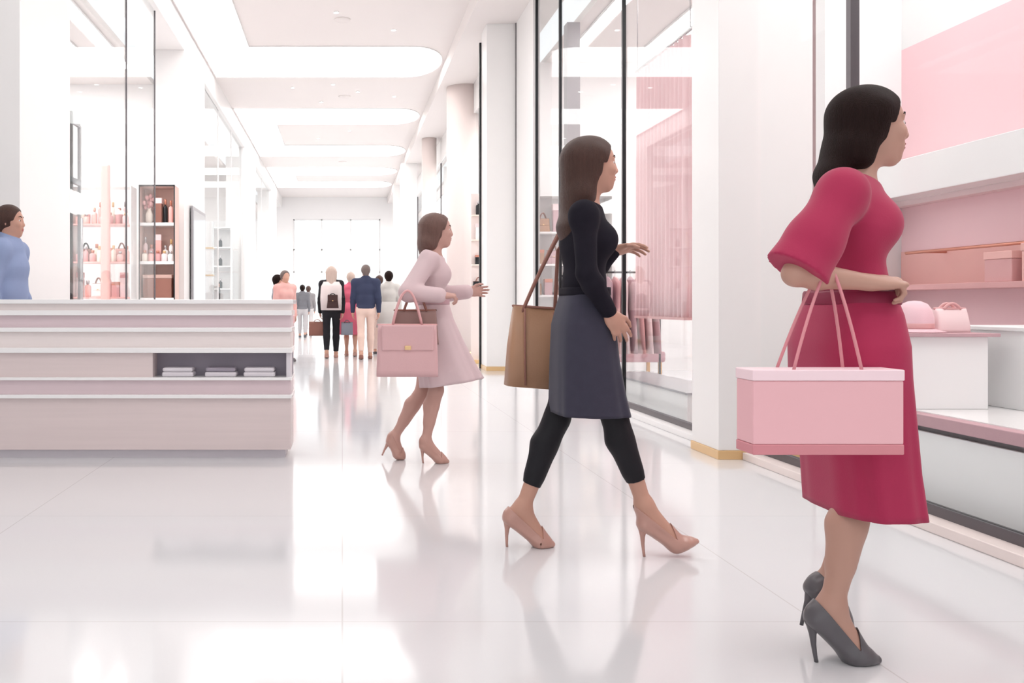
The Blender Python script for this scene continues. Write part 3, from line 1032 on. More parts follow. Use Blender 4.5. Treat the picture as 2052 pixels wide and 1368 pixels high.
def loft(rings, n=72, fold=0.0, nf=9, thick=0.004, ph=0.0, ex=0.66):
    """rings: (centre xyz, half width along u, half depth along v, u vector, v vector, fold scale)"""
    bm = bmesh.new()
    rs = []
    for (c, a, b, u, v, fs) in rings:
        r = []
        for k in range(n):
            t = 2 * PI * k / n
            g = 1 + fold * fs * (math.sin(nf * t + ph) + 0.5 * math.sin((nf * 2 + 1) * t + 1.3 + ph))
            ct, st = math.cos(t), math.sin(t)
            p = np.array(c) + u * a * g * math.copysign(abs(ct) ** ex, ct) + v * b * g * math.copysign(abs(st) ** ex, st)
            r.append(bm.verts.new(p))
        rs.append(r)
    for p, q in zip(rs[:-1], rs[1:]):
        for k in range(n):
            bm.faces.new((p[k], p[(k + 1) % n], q[(k + 1) % n], q[k]))
    return bm


def hand_prims(w, d, nrmv, thumb, L=0.175, curl=0.5, spread=0.12):
    """w wrist, d pointing direction, nrmv palm normal (fingers curl towards it), thumb side vector"""
    d = nrm(d)
    nrmv = nrm(nrmv - d * (nrmv @ d))
    side = np.cross(nrmv, d)
    if side @ thumb < 0:
        side = -side
    s = L / 0.18
    P = [cap(w, w + d * 0.04 * s, 0.024 * s, 0.03 * s, 0.02, (nrmv, 0.72)),
         cap(w + d * 0.03 * s + side * 0.012 * s, w + d * 0.088 * s + side * 0.022 * s, 0.026 * s, 0.019 * s, 0.012, (nrmv, 0.6)),
         cap(w + d * 0.03 * s - side * 0.012 * s, w + d * 0.084 * s - side * 0.02 * s, 0.026 * s, 0.018 * s, 0.012, (nrmv, 0.6))]
    for i, (off, ln, r) in enumerate(((0.031, 0.074, 0.0088), (0.0105, 0.083, 0.0092), (-0.0105, 0.077, 0.0088), (-0.031, 0.06, 0.0078))):
        p = w + d * (0.088 - 0.005 * abs(i - 1)) * s + side * off * s
        ang = curl * (0.75 + 0.12 * i)
        dirv = d + side * spread * (1.5 - i) / 1.5
        for j, fr in enumerate((0.45, 0.31, 0.24)):
            dd = nrm(dirv * math.cos(ang) + nrmv * math.sin(ang))
            q = p + dd * ln * fr * s
            P.append(cap(p, q, r * s * (1 - 0.08 * j), r * s * (0.94 - 0.1 * j), 0.004))
            p = q
            ang += curl * (0.8 - 0.15 * j)
    t0 = w + d * 0.028 * s + side * 0.026 * s
    t1 = t0 + nrm(d * 0.75 + side * 0.7 + nrmv * 0.25) * 0.036 * s
    t2 = t1 + nrm(d * 0.9 + side * 0.25 + nrmv * 0.45) * 0.03 * s
    t3 = t2 + nrm(d * 0.9 - side * 0.05 + nrmv * 0.5) * 0.024 * s
    P += [cap(t0, t1, 0.0135 * s, 0.0105 * s, 0.01), cap(t1, t2, 0.0105 * s, 0.0092 * s, 0.004), cap(t2, t3, 0.0092 * s, 0.0075 * s, 0.004)]
    return P


class Fig:
    """joints J in world metres; F facing, U up; s overall size; male flag"""

    def __init__(self, J, F, s=1.0, male=False, curlR=0.5, curlL=0.5, headF=None, bust=1.0):
        self.J, self.s, self.male = J, s, male
        F = nrm(F)
        U = V3(0, 0, 1)
        S = np.cross(U, F)                                   # to the figure's left
        self.F, self.U, self.S = F, U, S
        HF = nrm(headF) if headF is not None else F
        HS = np.cross(U, HF)
        self.HF, self.HS = HF, HS
        c = J['head']
        A = [HF, HS, U]
        self.face = [
            ell(c + U * 0.022 * s - HF * 0.008 * s, (0.094 * s, 0.074 * s, 0.088 * s), 0.02, A),
            ell(c + HF * 0.022 * s - U * 0.045 * s, (0.062 * s, 0.056 * s, 0.07 * s), 0.03, A),
            cap(c + HF * 0.058 * s - U * 0.098 * s, c + HF * 0.066 * s - U * 0.094 * s, 0.019 * s, 0.016 * s, 0.03),
            cap(c + HF * 0.083 * s + U * 0.012 * s, c + HF * 0.095 * s - U * 0.026 * s, 0.007 * s, 0.0105 * s, 0.014),
            ell(c + HF * 0.089 * s - U * 0.031 * s, (0.012 * s, 0.0165 * s, 0.008 * s), 0.008, A),
            ell(c + HF * 0.07 * s + U * 0.026 * s, (0.014 * s, 0.045 * s, 0.011 * s), 0.012, A),
            ell(c + HF * 0.066 * s - U * 0.058 * s, (0.024 * s, 0.029 * s, 0.026 * s), 0.016, A),
            ell(c + HF * 0.082 * s - U * 0.055 * s, (0.011 * s, 0.021 * s, 0.0055 * s), 0.004, A),
            ell(c + HF * 0.080 * s - U * 0.066 * s, (0.011 * s, 0.018 * s, 0.0065 * s), 0.004, A)]
        for sg in (-1, 1):
            self.face += [ell(c + HS * sg * 0.03 * s + HF * 0.066 * s - U * 0.022 * s, (0.02 * s, 0.022 * s, 0.02 * s), 0.02, A),
                          ell(c + HS * sg * 0.074 * s - HF * 0.012 * s - U * 0.004 * s, (0.018 * s, 0.008 * s, 0.03 * s), 0.006, A)]
        nk = J['neck']
        ch, wa, pe = J['chest'], J['waist'], J['pelvis']
        m = 1.12 if male else 1.0
        self.neckp = [cap(nk - U * 0.03 * s, c - U * 0.06 * s - HF * 0.018 * s, 0.056 * s * m, 0.05 * s * m, 0.03)]
        sh = 0.056 if male else 0.043
        self.torso = [
            cap(J['sR'], nk - U * 0.045 * s, sh * s, 0.06 * s, 0.05), cap(J['sL'], nk - U * 0.045 * s, sh * s, 0.06 * s, 0.05),
            cap(nk - U * 0.09 * s, ch - U * 0.04 * s, (0.084 if male else 0.07) * s, (0.108 if male else 0.086) * s, 0.05, (S, 1.45)),
            cap(ch - U * 0.04 * s, wa, (0.108 if male else 0.085) * s, (0.1 if male else 0.07) * s, 0.05, (S, 1.42)),
            cap(wa, pe, (0.1 if male else 0.07) * s, (0.1 if male else 0.088) * s, 0.05, (S, 1.5)),
            ell(pe - U * 0.05 * s, ((0.105 if male else 0.094) * s, 0.15 * s, 0.095 * s), 0.05, [F, S, U])]
        for sg in (-1, 1):
            if not male:
                self.torso.append(ell(ch + F * 0.062 * s * bust + S * sg * 0.066 * s - U * 0.03 * s, (0.052 * s, 0.056 * s, 0.056 * s), 0.04, [F, S, U]))
            self.torso.append(ell(pe - F * 0.04 * s + S * sg * 0.068 * s - U * 0.07 * s, (0.07 * s, 0.07 * s, 0.08 * s), 0.05, [F, S, U]))
        self.arm, self.fore, self.hand, self.leg, self.foot = {}, {}, {}, {}, {}
        for k, cu in (('R', curlR), ('L', curlL)):
            sd, e, wr = J['s' + k], J['e' + k], J['w' + k]
            am = 1.2 if male else 1.0
            self.arm[k] = [ell(sd - U * 0.015 * s, (0.046 * s * am, 0.045 * s * am, 0.055 * s * am), 0.04),
                           cap(sd, e, 0.042 * s * am, 0.033 * s * am, 0.03)]
            mid = e + (wr - e) * 0.28
            self.fore[k] = [cap(e, mid, 0.033 * s * am, 0.036 * s * am, 0.02), cap(mid, wr, 0.036 * s * am, 0.022 * s * am, 0.02)]
            dv = nrm(J.get('h' + k, wr + (wr - e)) - wr)
            pn = J.get('p' + k, (self.S if k == 'R' else -self.S))
            self.hand[k] = hand_prims(wr, dv, pn, F + U * 0.6, 0.168 * s * (1.15 if male else 1.0), cu)
            hp, kn, an = J['hip' + k], J['k' + k], J['a' + k]
            lm = 1.05 if male else 1.0
            bk = nrm(np.cross(np.cross(an - kn, F), an - kn))
            bk = -bk if bk @ F > 0 else bk
            cm = kn + (an - kn) * 0.3 + bk * 0.016 * s
            self.leg[k] = [cap(hp, kn, 0.076 * s * lm, 0.049 * s * lm, 0.04), cap(kn, an, 0.047 * s * lm, 0.031 * s * lm, 0.03),
                           cap(kn + (an - kn) * 0.14 + bk * 0.01 * s, cm, 0.042 * s * lm, 0.047 * s * lm, 0.03),
                           cap(cm, kn + (an - kn) * 0.62 + bk * 0.006 * s, 0.047 * s * lm, 0.034 * s * lm, 0.03)]
            he, ba, to = J['heel' + k], J['ball' + k], J['toe' + k]
            fd = nrm(to - ba)
            ax = nrm(ba - he)
            sideF = nrm(np.cross(fd, V3(0, 0, 1)))
            upF = nrm(np.cross(sideF, ax))
            if upF[2] < 0:
                upF = -upF
            hc = he + ax * 0.03 * s + upF * 0.03 * s
            self.foot[k] = [cap(an, hc, 0.033 * s, 0.031 * s, 0.025), cap(hc, ba + upF * 0.024 * s, 0.03 * s, 0.026 * s, 0.025),
                            cap(an, ba + upF * 0.03 * s, 0.034 * s, 0.022 * s, 0.03),
                            cap(ba + V3(0, 0, 0.022 * s), to - fd * 0.03 * s + V3(0, 0, 0.015 * s), 0.028 * s, 0.014 * s, 0.02, (sideF, 1.35))]

    def body_prims(self):
        P = self.face + self.neckp + self.torso
        for k in 'RL':
            P = P + self.arm[k] + self.fore[k] + self.hand[k] + self.leg[k] + self.foot[k]
        return P


SKIN = mat('skin', (205, 160, 140), 0.45, 0.35, var=0.05, vscale=5)
SKIN_C = mat('skin_warm', (190, 148, 132), 0.45, 0.35, var=0.05, vscale=5)
SKIN_D = mat('skin_tan', (196, 150, 132), 0.45, 0.35, var=0.05, vscale=5)
HAIR_D = mat('hair_dark_brown', (34, 20, 18), 0.6, 0.12, var=0.35, vscale=14, bump=0.6, bscale=90, stretch=(6, 6, 0.35))
HAIR_B = mat('hair_brown', (74, 50, 43), 0.45, 0.3, var=0.3, vscale=14, bump=0.6, bscale=90, stretch=(6, 6, 0.35))
HAIR_L = mat('hair_ash_blonde', (206, 184, 172), 0.45, 0.4, var=0.2, vscale=14, bump=0.6, bscale=90, stretch=(6, 6, 0.35))
EYEW = mat('eye_white', (214, 206, 202), 0.2, 0.5)
EYED = mat('iris_brown', (60, 40, 32), 0.2, 0.5)
LIP = mat('lips', (178, 92, 92), 0.4, 0.4)


def person(label, fig, skin, h, group=None):
    J = fig.J
    base = (J['aR'] + J['aL']) / 2
    t = thing('person', label, 'person', (float(base[0]), float(base[1]), 0), group)
    link('body', mesh_solid(fig.body_prims(), h, smooth=1), skin, t)
    return t


def add_face(t, fig):
    c, F, S, U, s = fig.J['head'], fig.HF, fig.HS, fig.U, fig.s
    for sg in (-1, 1):
        e = c + F * 0.0708 * s + S * sg * 0.031 * s + U * 0.003 * s
        bm = bmesh.new()
        bmesh.ops.create_uvsphere(bm, u_segments=16, v_segments=10, radius=0.0105 * s, matrix=Matrix.Translation(e))
        ey = bmobj('eye', bm, EYEW, t, True)
        bm = bmesh.new()
        bmesh.ops.create_uvsphere(bm, u_segments=14, v_segments=8, radius=0.0062 * s, matrix=Matrix.Translation(e + F * 0.006 * s))
        bmobj('iris', bm, EYED, ey, True)
        bm = bmesh.new()
        b0 = c + F * 0.0862 * s + U * 0.029 * s
        pts = [b0 + S * sg * 0.014 * s, b0 + S * sg * 0.03 * s + U * 0.006 * s - F * 0.006 * s, b0 + S * sg * 0.048 * s - F * 0.016 * s]
        tube(bm, pts, [0.0035 * s, 0.0035 * s, 0.001 * s], 8)
        bmobj('eyebrow', bm, HAIR_D, t, True)
    lp = [ell(c + F * 0.086 * s - U * 0.055 * s, (0.0095 * s, 0.019 * s, 0.0048 * s), 0.004, [F, S, U]),
          ell(c + F * 0.0845 * s - U * 0.066 * s, (0.0095 * s, 0.017 * s, 0.0056 * s), 0.004, [F, S, U])]
    link('lips', mesh_solid(lp, 0.0016, smooth=1), LIP, t)


def hair(t, fig, m, h, strands, label=None, bun=None, short=False):
    c, F, S, U, s = fig.J['head'], fig.HF, fig.HS, fig.U, fig.s
    P = [ell(c + U * 0.026 * s - F * 0.016 * s, (0.106 * s, 0.089 * s, 0.1 * s), 0.02, [F, S, U])]
    if not short:
        for sg in (-1, 1):
            P.append(cap(c + S * sg * 0.062 * s + U * 0.04 * s - F * 0.005 * s, c + S * sg * 0.062 * s - F * 0.05 * s - U * 0.1 * s, 0.032 * s, 0.034 * s, 0.03))
        P.append(cap(c - F * 0.05 * s + U * 0.03 * s, c - F * 0.07 * s - U * 0.09 * s, 0.075 * s, 0.06 * s, 0.03))
    else:
        P.append(cap(c - F * 0.04 * s, c - F * 0.05 * s - U * 0.06 * s, 0.07 * s, 0.05 * s, 0.03))
    for (a, b, ra, rb, fl) in strands:
        P.append(cap(a, b, ra, rb, 0.03, fl))
    if bun is not None:
        P.append(ell(bun, (0.05 * s, 0.05 * s, 0.05 * s), 0.015))
    face_cut = both(plane(F * 0.94 - U * 0.34, c + F * 0.052 * s + U * 0.035 * s), plane(F, c + F * 0.018 * s - U * 0.02 * s), plane(-U, c + U * 0.085 * s))
    low_cut = both(plane(F, c + F * 0.02 * s), plane(-U, c - U * 0.0 * s))
    return link('hair', mesh_solid(P, h, clips=[face_cut, low_cut], smooth=1), m, t, label)


def pump(t, fig, k, m, h=0.002, on_floor=True, heel_tip=None, msole=None, infl=0.0055, stiletto=True, name='shoe', label=None):
    J, s = fig.J, fig.s
    he, ba, to = J['heel' + k], J['ball' + k], J['toe' + k]
    fd, ax = nrm(to - ba), nrm(ba - he)
    side = nrm(np.cross(fd, V3(0, 0, 1)))
    upF = nrm(np.cross(side, ax))
    if upF[2] < 0:
        upF = -upF
    P = list(fig.foot[k])
    P.append(cap(he + ax * 0.03 * s + upF * 0.028 * s, he + ax * 0.028 * s + upF * 0.06 * s, 0.031 * s, 0.03 * s, 0.015))
    P.append(cap(to - fd * 0.045 * s + V3(0, 0, 0.014 * s), to + V3(0, 0, 0.009 * s), 0.018 * s, 0.006 * s, 0.02, (side, 1.5)))
    P.append(cap(he + ax * 0.02 * s + upF * 0.006 * s, ba + V3(0, 0, 0.008 * s), 0.012 * s, 0.012 * s, 0.015, (side, 2.0)))
    A, B = he + upF * 0.052 * s, ba - ax * 0.0 * s + upF * 0.036 * s
    nA = nrm(np.cross(side, B - A))
    if nA[2] < 0:
        nA = -nA
    vamp = plane(-fd, ba + fd * 0.012 * s)
    clips = [both(plane(nA, A), vamp)]
    if on_floor:
        clips.append(lambda X, Y, Z: 0.001 - Z + 0 * X + 0 * Y)
    o = link(name, mesh_solid(P, h, infl, clips, smooth=1), m, t, label)
    if stiletto:
        tip = heel_tip if heel_tip is not None else V3(he[0] + fd[0] * 0.012, he[1] + fd[1] * 0.012, 0.0)
        top = he + ax * 0.026 * s + upF * 0.004 * s
        bm = bmesh.new()
        tt = [0, 0.15, 0.35, 0.6, 0.85, 1.0]
        rr = [0.026, 0.017, 0.0105, 0.0075, 0.006, 0.0058]
        ctrl = tip + (top - tip) * 0.55 - fd * 0.008 + (tip - top) * 0.0
        pts = [Vector(top * (1 - q) ** 2 + ctrl * 2 * q * (1 - q) + tip * q * q) for q in tt]
        tube(bm, pts, [r * s for r in rr], 14)
        bmobj('heel', bm, msole or m, o, True)
    return o


def top_garment(t, fig, m, h, hem_z, infl=0.012, sleeves='long', neck_drop=0.0, name='sweater', extra=(), extra_clips=()):
    P = list(fig.torso) + list(extra)
    J, s = fig.J, fig.s
    S_, pe_ = fig.S, J['pelvis']
    clips = [both(lambda X, Y, Z: hem_z - Z + 0 * X + 0 * Y, lambda X, Y, Z: 0.168 * s - np.abs((X - pe_[0]) * S_[0] + (Y - pe_[1]) * S_[1] + 0 * Z))]
    nk = J['neck']
    clips.append(plane(V3(0, 0, 1) + fig.F * 0.35, nk + V3(0, 0, 0.012 * s - neck_drop)))
    for k in 'RL':
        if sleeves == 'none':
            continue
        P += fig.arm[k]
        if sleeves == 'long':
            e, wr = J['e' + k], J['w' + k]
            P.append(cap(e, e + (wr - e) * 0.28, 0.033 * s, 0.036 * s, 0.02))
            P.append(cap(e + (wr - e) * 0.28, e + (wr - e) * 0.94, 0.036 * s, 0.024 * s, 0.02))
    clips += list(extra_clips)
    return link(name, mesh_solid(P, h, infl, clips, smooth=2), m, t)


def trousers(t, fig, m, h, infl=0.01, name='trousers', end=0.9, top_z=None):
    J, s = fig.J, fig.s
    P = [p for p in fig.torso[4:]]
    clips = [lambda X, Y, Z: Z - top_z + 0 * X + 0 * Y]
    for k in 'RL':
        kn, an = J['k' + k], J['a' + k]
        e = kn + (an - kn) * end
        P += [fig.leg[k][0], fig.leg[k][2], fig.leg[k][3], cap(kn, e, 0.05 * s, 0.036 * s, 0.03)]
    for k in 'RL':
        kn, an = J['k' + k], J['a' + k]
        d = nrm(an - kn)
        e = kn + (an - kn) * (end - 0.02)
        c0, rad = kn + (an - kn) * end, 0.13

        def near(X, Y, Z, c0=c0, rad=rad):
            return rad - np.sqrt((X - c0[0]) ** 2 + (Y - c0[1]) ** 2 + (Z - c0[2]) ** 2)
        clips.append(both(plane(d, e), near))
    return link(name, mesh_solid(P, h, infl, clips, smooth=2), m, t)


def crooked(o, th=0.004, off=1):
    sm_ = o.modifiers.new('thick', 'SOLIDIFY')
    sm_.thickness = th
    sm_.offset = off
    return o


def skirt_px(t, name, rows, d, m, depth_fac, nf=9, fold=0.02, tilt=0.0, group=None, n=96, lean=0.0):
    """rows (left px, right px, row py, fold scale) seen from the side; half depth across = depth_fac * half width"""
    R = []
    for (a, b, y, fs, df) in rows:
        c = px((a + b) / 2, y, d)
        hw = (b - a) / 2 * d / FPX
        u = nrm(V3(1, 0, tilt * fs))
        R.append((c, hw, df, u, V3(0, 1, 0), fs))
    # subdivide smoothly
    R2 = []
    for p, q in zip(R[:-1], R[1:]):
        for i in range(6):
            f = i / 6
            R2.append((p[0] * (1 - f) + q[0] * f, p[1] * (1 - f) + q[1] * f, p[2] * (1 - f) + q[2] * f, nrm(p[3] * (1 - f) + q[3] * f), p[4], p[5] * (1 - f) + q[5] * f))
    R2.append(R[-1])
    bm = loft(R2, n, fold, nf)
    o = bmobj(name, bm, m, t, True)
    crooked(o, 0.006, -1)
    return o


# ------------------------------------------------------------------ woman in black in the middle
def foot_pts(J, k, heel, ball, toe):
    J['heel' + k], J['ball' + k], J['toe' + k] = V3(*heel), V3(*ball), V3(*toe)


FX = V3(1, 0, 0)


def fl(d):                                                   # photo row where the floor lies at distance d
    return VY + EYE * FPX / d


D = 4.11
dn, df = D - 0.08, D + 0.08
J = dict(head=px(1190, 330, D), neck=px(1171, 418, D), chest=px(1172, 468, D), waist=px(1170, 575, D), pelvis=px(1168, 640, D),
         sR=px(1170, 430, D - 0.165), sL=px(1174, 430, D + 0.165), eR=px(1176, 548, D - 0.215), eL=px(1186, 545, D + 0.21),
         wR=px(1222, 628, D - 0.2), wL=px(1230, 503, D + 0.16), hipR=px(1176, 655, dn), hipL=px(1166, 655, df),
         kR=px(1228, 822, dn), aR=px(1291, 1012, dn), kL=px(1116, 838, df), aL=px(1047, 1018, df))
J['hR'] = J['wR'] + V3(0.06, 0, -0.1)
J['hL'] = J['wL'] + V3(0.1, 0, 0.02)
J['pL'] = V3(0.1, -0.5, -1)
zt = lambda y, d: EYE + (VY - y) * d / FPX
foot_pts(J, 'R', px(1277, 1049, dn), px(1352, 1100, dn), px(1395, 1088, dn))
foot_pts(J, 'L', px(1008, 1036, df), (px(1080, 0, df)[0], df, 0.004), (px(1107, 0, df)[0], df, 0.003))
fg = Fig(J, FX, 1.0, curlR=0.45, curlL=0.4)
NAVY = mat('dark_navy_wool', (62, 60, 74), 0.85, 0.2, var=0.08, vscale=30, bump=0.1, bscale=300, sheen=0.1)
BLK = mat('black_knit', (27, 24, 34), 0.85, 0.2, var=0.1, vscale=40, bump=0.12, bscale=350)
BLKT = mat('black_tights', (22, 20, 26), 0.6, 0.3, var=0.05)
NUDE = mat('nude_patent', (190, 146, 134), 0.28, 0.5, var=0.03)
t = person('woman in black top and charcoal skirt striding right, in the middle of the mall', fg, SKIN_D, 0.0036)
add_face(t, fg)
c, s_ = J['head'], 1.0
hair(t, fg, HAIR_B, 0.005, [
    (c + V3(-0.06, 0, 0.02), px(1158, 395, D), 0.085, 0.07, (V3(0, 1, 0), 1.15)),
    (px(1158, 395, D), px(1141, 455, D), 0.066, 0.05, (V3(0, 1, 0), 1.6)),
    (px(1141, 455, D), px(1136, 505, D), 0.045, 0.02, (V3(0, 1, 0), 2.2))], 'long brown hair falling down the back')
top_garment(t, fg, BLK, 0.005, zt(600, D), 0.009, 'long', -0.02, 'sweater', fg.neckp)
skirt_px(t, 'skirt', [(1130, 1212, 582, 0, 0.142), (1122, 1217, 610, 0.05, 0.175), (1112, 1222, 650, 0.15, 0.197), (1109, 1230, 720, 0.4, 0.205), (1108, 1243, 790, 0.8, 0.21), (1108, 1252, 827, 1, 0.215)], D, NAVY, 1, 7, 0.022)
tr = trousers(t, fg, BLKT, 0.005, 0.004, 'leggings', 0.76, zt(650, D))
pump(t, fg, 'R', NUDE, 0.0018, False, px(1291, 1116, dn) * V3(1, 1, 0) + V3(0, 0, 0.0))
pump(t, fg, 'L', NUDE, 0.0018, True, V3(px(1016, 0, df)[0], df, 0.0))
for k, mm in (('belt', BLK),):
    bm = loft([(px(1171, y, D), 0.091, 0.146, V3(1, 0, 0), V3(0, 1, 0), 0) for y in (576, 580, 588, 592)], 64)
    crooked(bmobj('waistband', bm, BLK, t, True), 0.006)

# tan tote hanging from her far shoulder, trailing behind
TB = thing('tote_bag', 'large tan trapezoid tote bag hanging behind the woman in black', 'tote bag', tuple(px(1065, 780, 4.4)))
d0 = 4.40
rows = [(1012, 1152, 780), (1018, 1146, 700), (1028, 1134, 620)]
R = [(px((a + b) / 2, y - 4, d0), (b - a) / 2 * d0 / FPX, dd, nrm(V3(1, 0, -0.07)), V3(0, 1, 0), 0) for (a, b, y), dd in zip(rows, (0.085, 0.075, 0.03))]
bm = bmesh.new()
rings = []
for (cc, aa, bb, uu, vv, _) in R:
    rings.append([bm.verts.new(cc + uu * aa * math.copysign(abs(math.cos(q)) ** 0.3, math.cos(q)) + vv * bb * math.copysign(abs(math.sin(q)) ** 0.5, math.sin(q))) for q in [2 * PI * k / 48 for k in range(48)]])
for p, q in zip(rings[:-1], rings[1:]):
    for k in range(48):
        bm.faces.new((p[k], p[(k + 1) % 48], q[(k + 1) % 48], q[k]))
bm.faces.new(rings[0][::-1])
bm.faces.new(rings[-1])
bmobj('body', bm, M['tan'], TB, True)
bm = bmesh.new()
tube(bm, [v * 1 for v in [R[-1][0] + R[-1][3] * R[-1][1] * math.cos(q) + V3(0, 1, 0) * 0.032 * math.sin(q) for q in [2 * PI * k / 40 for k in range(40)]]], 0.006, 8, True)
bmobj('top_edge', bm, M['brown'], TB, True)
for a, sgn in ((1050, -1), (1112, 1)):
    bm = bmesh.new()
    tube(bm, [px(a - sgn * 2, 622 + 4 * sgn, d0 - 0.05), px(a - sgn * 2, 690, d0 - 0.085), px(a - sgn * 3, 772, d0 - 0.092)], 0.005, 8)
    bmobj('seam_strap', bm, M['brown'], TB, True)
top = J['sL'] + V3(-0.005, 0.02, 0.068)
for o_, yy in ((0, -0.028), (0.0, 0.028)):
    bm = bmesh.new()
    pa, pb = px(1046, 626, d0 + yy), px(1112, 622, d0 + yy)
    tube(bm, bez(pa, (pa + top) / 2 + V3(-0.02, 0.03, 0.02), top + V3(-0.03, yy, -0.01), 12) + bez(top + V3(0.0, yy, 0.0), top + V3(0.03, yy + 0.05, -0.05), pb + V3(0.02, 0.03, 0.28), 8)[1:] + [Vector(pb)], 0.0085, 8)
    bmobj('strap', bm, M['brown'], TB, True)

# ------------------------------------------------------------------ woman in crimson in the foreground at the right
D = 2.90
dn, df = D - 0.06, D + 0.09
J = dict(head=px(1746, 254, D), neck=px(1702, 362, D), chest=px(1694, 432, D), waist=px(1703, 585, D), pelvis=px(1700, 672, D),
         sR=px(1688, 385, D - 0.16), sL=px(1700, 385, D + 0.16), eR=px(1594, 548, D - 0.2), eL=px(1714, 545, D + 0.2),
         wR=px(1745, 566, D - 0.19), wL=px(1738, 672, D + 0.16), hipR=px(1702, 700, D - 0.075), hipL=px(1702, 700, D + 0.075),
         kR=px(1720, 985, dn), aR=px(1666, 1215, dn), kL=px(1738, 960, df), aL=px(1658, 1172, df + 0.01))
J['hR'] = J['wR'] + V3(0.1, 0.0, 0.0)
J['pR'] = V3(0, 0.3, -1)
J['hL'] = J['wL'] + V3(0.01, 0, -0.1)
foot_pts(J, 'R', px(1614, 1232, dn), (px(1706, 0, dn)[0], dn, 0.004), (px(1754, 0, dn)[0], dn - 0.01, 0.003))
foot_pts(J, 'L', px(1616, 1172, df + 0.01), px(1668, 1246, df + 0.01), px(1706, 1266, df + 0.01))
fg = Fig(J, FX, 1.02, curlR=1.1, curlL=0.5, headF=V3(1, -0.12, 0))
CRIM = mat('crimson_crepe', (172, 44, 82), 0.7, 0.25, var=0.06, vscale=5, bump=0.06, bscale=250, sheen=0.15)
GREYS = mat('grey_leather', (92, 88, 92), 0.3, 0.5, var=0.08, vscale=12)
t = person('woman in crimson dress with dark hair striding right, closest to the viewer', fg, SKIN_C, 0.0034)
add_face(t, fg)
c = J['head']
hair(t, fg, HAIR_D, 0.005, [
    (c + V3(-0.035, 0, 0.02), px(1694, 305, D), 0.068, 0.05, (V3(0, 1, 0), 1.3)),
    (px(1692, 300, D), px(1662, 350, D), 0.05, 0.033, (V3(0, 1, 0), 1.7)),
    (px(1662, 350, D), px(1640, 384, D), 0.032, 0.009, (V3(0, 1, 0), 2.0))], 'long dark hair blown back')
ex = []
for k in 'RL':
    sd, e = J['s' + k], J['e' + k]
    ex.append(cap(sd, sd + (e - sd) * 0.6, 0.045, 0.062, 0.04))
    ex.append(cap(sd + (e - sd) * 0.6, sd + (e - sd) * 1.02, 0.062, 0.08, 0.03, (V3(0, 1, 0), 0.8)))
dd = nrm(J['eR'] - J['sR'])
ddl = nrm(J['eL'] - J['sL'])
cutR = both(plane(dd, J['sR'] + (J['eR'] - J['sR']) * 0.97), lambda X, Y, Z, q=J['eR']: 0.22 - np.sqrt((X - q[0]) ** 2 + (Y - q[1]) ** 2 + (Z - q[2]) ** 2))
cutL = both(plane(ddl, J['sL'] + (J['eL'] - J['sL']) * 0.97), lambda X, Y, Z, q=J['eL']: 0.2 - np.sqrt((X - q[0]) ** 2 + (Y - q[1]) ** 2 + (Z - q[2]) ** 2))
# sleeves and bodice (cut at the cuffs), then the skirt as a second panel of the dress
top_garment(t, fg, CRIM, 0.0055, zt(640, D), 0.012, 'upper', 0.0, 'bodice', ex, [both(cutR, plane(V3(-1, 0, 0), px(1655, 0, D))), both(cutL, plane(V3(0, 1, 0), V3(0, D + 0.14, 0)))])
skirt_px(t, 'skirt', [(1642, 1764, 590, 0, 0.146), (1629, 1769, 630, 0.05, 0.188), (1614, 1777, 690, 0.1, 0.214), (1616, 1779, 750, 0.25, 0.215), (1628, 1785, 830, 0.6, 0.214), (1643, 1794, 930, 0.9, 0.21), (1650, 1806, 1018, 1, 0.215)], D, CRIM, 1, 6, 0.022)
bm = loft([(px(1703, y, D), a, b, V3(1, 0, 0), V3(0, 1, 0), 0) for y, a, b in ((584, 0.096, 0.15), (588, 0.099, 0.153), (606, 0.1, 0.158), (610, 0.098, 0.158))], 64)
crooked(bmobj('belt', bm, mat('wine_belt', (138, 34, 66), 0.5, 0.3), t, True), 0.006)
pump(t, fg, 'R', GREYS, 0.0018, True, V3(px(1636, 0, dn)[0], dn, 0.0))
pump(t, fg, 'L', GREYS, 0.0018, False, px(1606, 1252, df + 0.01))

BAG = thing('shopping_bag', 'wide pink shopping bag hanging from the arm of the woman in crimson', 'shopping bag', tuple(px(1640, 895, 2.62)))
d0 = 2.625
PKB = mat('pink_bag_paper', (240, 186, 192), 0.45, 0.3, var=0.02, vscale=4)
PKL = mat('pink_bag_edge', (250, 222, 228), 0.4, 0.3)
PKD = mat('pink_bag_base', (214, 140, 148), 0.45, 0.3)
xa, xb = px(1492, 0, d0)[0], px(1788, 0, d0)[0]
zb, zt2 = zt(905, d0), zt(738, d0)
bm = bmesh.new()
box(bm, xa, xb, d0 - 0.055, d0 + 0.055, zb + 0.028, zt2 - 0.03, 0.004)
bmobj('body', bm, PKB, BAG)
bm = bmesh.new()
box(bm, xa - 0.002, xb + 0.002, d0 - 0.057, d0 + 0.057, zt2 - 0.03, zt2, 0.003)
bmobj('top_band', bm, PKL, BAG)
bm = bmesh.new()
box(bm, xa - 0.001, xb + 0.001, d0 - 0.056, d0 + 0.056, zb, zb + 0.028, 0.003)
bmobj('base_band', bm, PKD, BAG)
armz = J['eR'] + (J['wR'] - J['eR']) * 0.42
